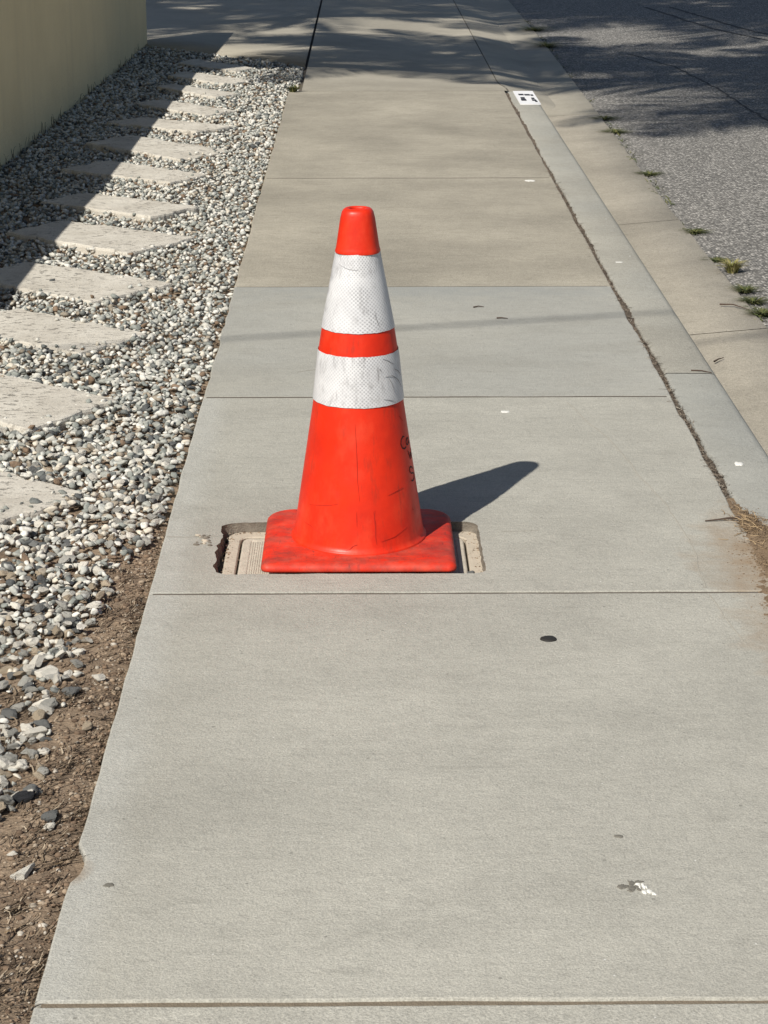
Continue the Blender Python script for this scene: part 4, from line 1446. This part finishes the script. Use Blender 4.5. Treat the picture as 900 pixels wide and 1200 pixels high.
for _ in range(700):
    y = rnd.uniform(4.2, 17.0)
    x = gut_out(y) + rnd.gauss(0.008, 0.010)
    if fbm(y * 2.2, 4.4, 0, 3) < 0.0:
        continue
    it.append((x, y, -0.103, rnd.uniform(0.012, 0.04), rnd.uniform(0.002, 0.005), rnd.uniform(0, 2 * PI), rnd.uniform(0.003, 0.018), rnd.gauss(0, .3)))
kind(strips("gutter_grass", it, M_weed), "stuff")
it = []
for _ in range(90):
    y = rnd.uniform(8, 13.5)
    x = wx(y) + rnd.uniform(0.004, 0.03)
    it.append((x, y, -0.004, rnd.uniform(0.01, 0.03), rnd.uniform(0.002, 0.004), rnd.uniform(0, 2 * PI), rnd.uniform(0.01, 0.055), rnd.gauss(0, .3)))
kind(strips("wall_foot_grass", it, M_straw), "stuff")

# ------------------------------------------------------------------ palms beyond the wall (they throw the dappled shade) and the cable overhead
def frond_mesh(L, drop, seed):
    r2 = random.Random(seed)
    V, F = [], []
    n = 46
    def spine(t):
        return Vector((L * (t - 0.12 * t * t), 0, 0.35 * L * t - drop * L * t * t))
    for i in range(n):            # rachis
        t = i / (n - 1)
        p = spine(t)
        wd = 0.028 * (1 - 0.8 * t) + 0.004
        V += [(p.x, wd, p.z), (p.x, -wd, p.z), (p.x, 0, p.z - wd)]
    for i in range(n - 1):
        a = 3 * i
        F += [(a, a + 1, a + 4, a + 3), (a + 1, a + 2, a + 5, a + 4), (a + 2, a, a + 3, a + 5)]
    for i in range(7, n):         # leaflets
        t = i / (n - 1)
        p = spine(t)
        ll = L * 0.27 * math.sin(PI * min(1, 0.18 + 0.80 * t)) ** 0.7 * r2.uniform(0.85, 1.1)
        for s in (-1, 1):
            a = math.radians(r2.uniform(48, 66))
            dx, dy = math.cos(a), s * math.sin(a)
            wd = 0.026
            b = len(V)
            dr = r2.uniform(0.25, 0.55)
            for k, (tt, ww) in enumerate(((0, 0.5), (0.5, 1.0), (1.0, 0.1))):
                q = Vector((p.x + dx * ll * tt, p.y + dy * ll * tt, p.z - dr * ll * tt * tt))
                V.append((q.x - dy * wd * ww, q.y + dx * wd * ww, q.z))
                V.append((q.x + dy * wd * ww, q.y - dx * wd * ww, q.z + 0.006))
            F += [(b, b + 1, b + 3, b + 2), (b + 2, b + 3, b + 5, b + 4)]
    me = bpy.data.meshes.new("frond")
    me.from_pydata([tuple(v) for v in V], [], F)
    me.materials.append(M_frond)
    return me
FR = [frond_mesh(2.5, 0.55, 1), frond_mesh(2.2, 0.85, 2), frond_mesh(2.6, 0.40, 3)]
def palm(base_xy, top, lab, nf, seed, scale=1.0):
    r2 = random.Random(seed)
    b = Vector((base_xy[0], base_xy[1], -0.05))
    T = Vector(top)
    root = thing("palm_tree", lab, "palm tree", tuple(b), 0, "palms beyond the wall")
    V, F = [], []
    n, k = 26, 12
    for i in range(n):
        t = i / (n - 1)
        c = Vector(((T.x - b.x) * t ** 1.3, (T.y - b.y) * t ** 1.3, (T.z - b.z) * t))
        r = (0.13 - 0.05 * t + 0.06 * max(0, 0.12 - t) / 0.12) * (1 + 0.05 * (i % 2))
        for j in range(k):
            a = 2 * PI * j / k
            V.append((c.x + r * math.cos(a), c.y + r * math.sin(a), c.z))
    for i in range(n - 1):
        for j in range(k):
            F.append((i * k + j, i * k + (j + 1) % k, (i + 1) * k + (j + 1) % k, (i + 1) * k + j))
    from_arrays("trunk", V, F, M_trunk, root, True)
    for i in range(nf):
        o = bpy.data.objects.new("frond", FR[i % 3])
        C.objects.link(o)
        o.parent = root
        o.location = T - b + Vector((0, 0, r2.uniform(-0.1, 0.1)))
        az = i * 2.39996 + r2.uniform(-.15, .15)
        el = r2.uniform(-0.45, 0.75)
        o.rotation_euler = Euler((r2.uniform(-.3, .3), -el, az), 'XYZ')
        s = scale * r2.uniform(0.85, 1.1)
        o.scale = (s, s, s)
    return root
SX, SY = -SUN_DIR.x / math.tan(SUN_EL), -SUN_DIR.y / math.tan(SUN_EL)
def palm_for(shadow, h, lean, lab, nf, seed, scale=1.0):
    top = (shadow[0] - SX * h, shadow[1] - SY * h, h)
    palm((top[0] + lean[0], top[1] + lean[1]), top, lab, nf, seed, scale)
palm_for((3.35, 12.05), 7.6, (-1.7, 5.6), "strongly leaning palm nearest the sidewalk behind the yellow wall", 38, 5, 1.0)
palm_for((0.45, 13.2), 6.0, (-0.1, 1.5), "shorter palm next to the strongly leaning one behind the wall", 30, 21, 0.72)
palm_for((-1.6, 16.6), 8.0, (-0.5, 1.6), "palm standing farthest from the street behind the wall", 36, 9, 1.15)
palm_for((2.6, 17.6), 8.4, (-0.6, 2.6), "palm behind the far end of the yellow wall", 36, 14, 1.1)

V, F = [], []
hc = 6.0
p0 = Vector((0.141 - SX * hc, 5.595 - SY * hc, hc))
dr = Vector((0.969, 0.247, 0)).normalized()
k = 8
ts = np.linspace(-22, 26, 25)
for t_ in ts:
    c = p0 + dr * t_ + Vector((0, 0, 0.0006 * t_ * t_))
    for j in range(k):
        a = 2 * PI * j / k
        V.append(tuple(c + Vector((-dr.y, dr.x, 0)) * 0.009 * math.cos(a) + Vector((0, 0, 0.009 * math.sin(a)))))
for i in range(len(ts) - 1):
    for j in range(k):
        F.append((i * k + j, i * k + (j + 1) % k, (i + 1) * k + (j + 1) % k, (i + 1) * k + j))
tag(from_arrays("overhead_cable", V, F, M_cable, None, True), "thin black cable strung overhead across the sidewalk", "cable")
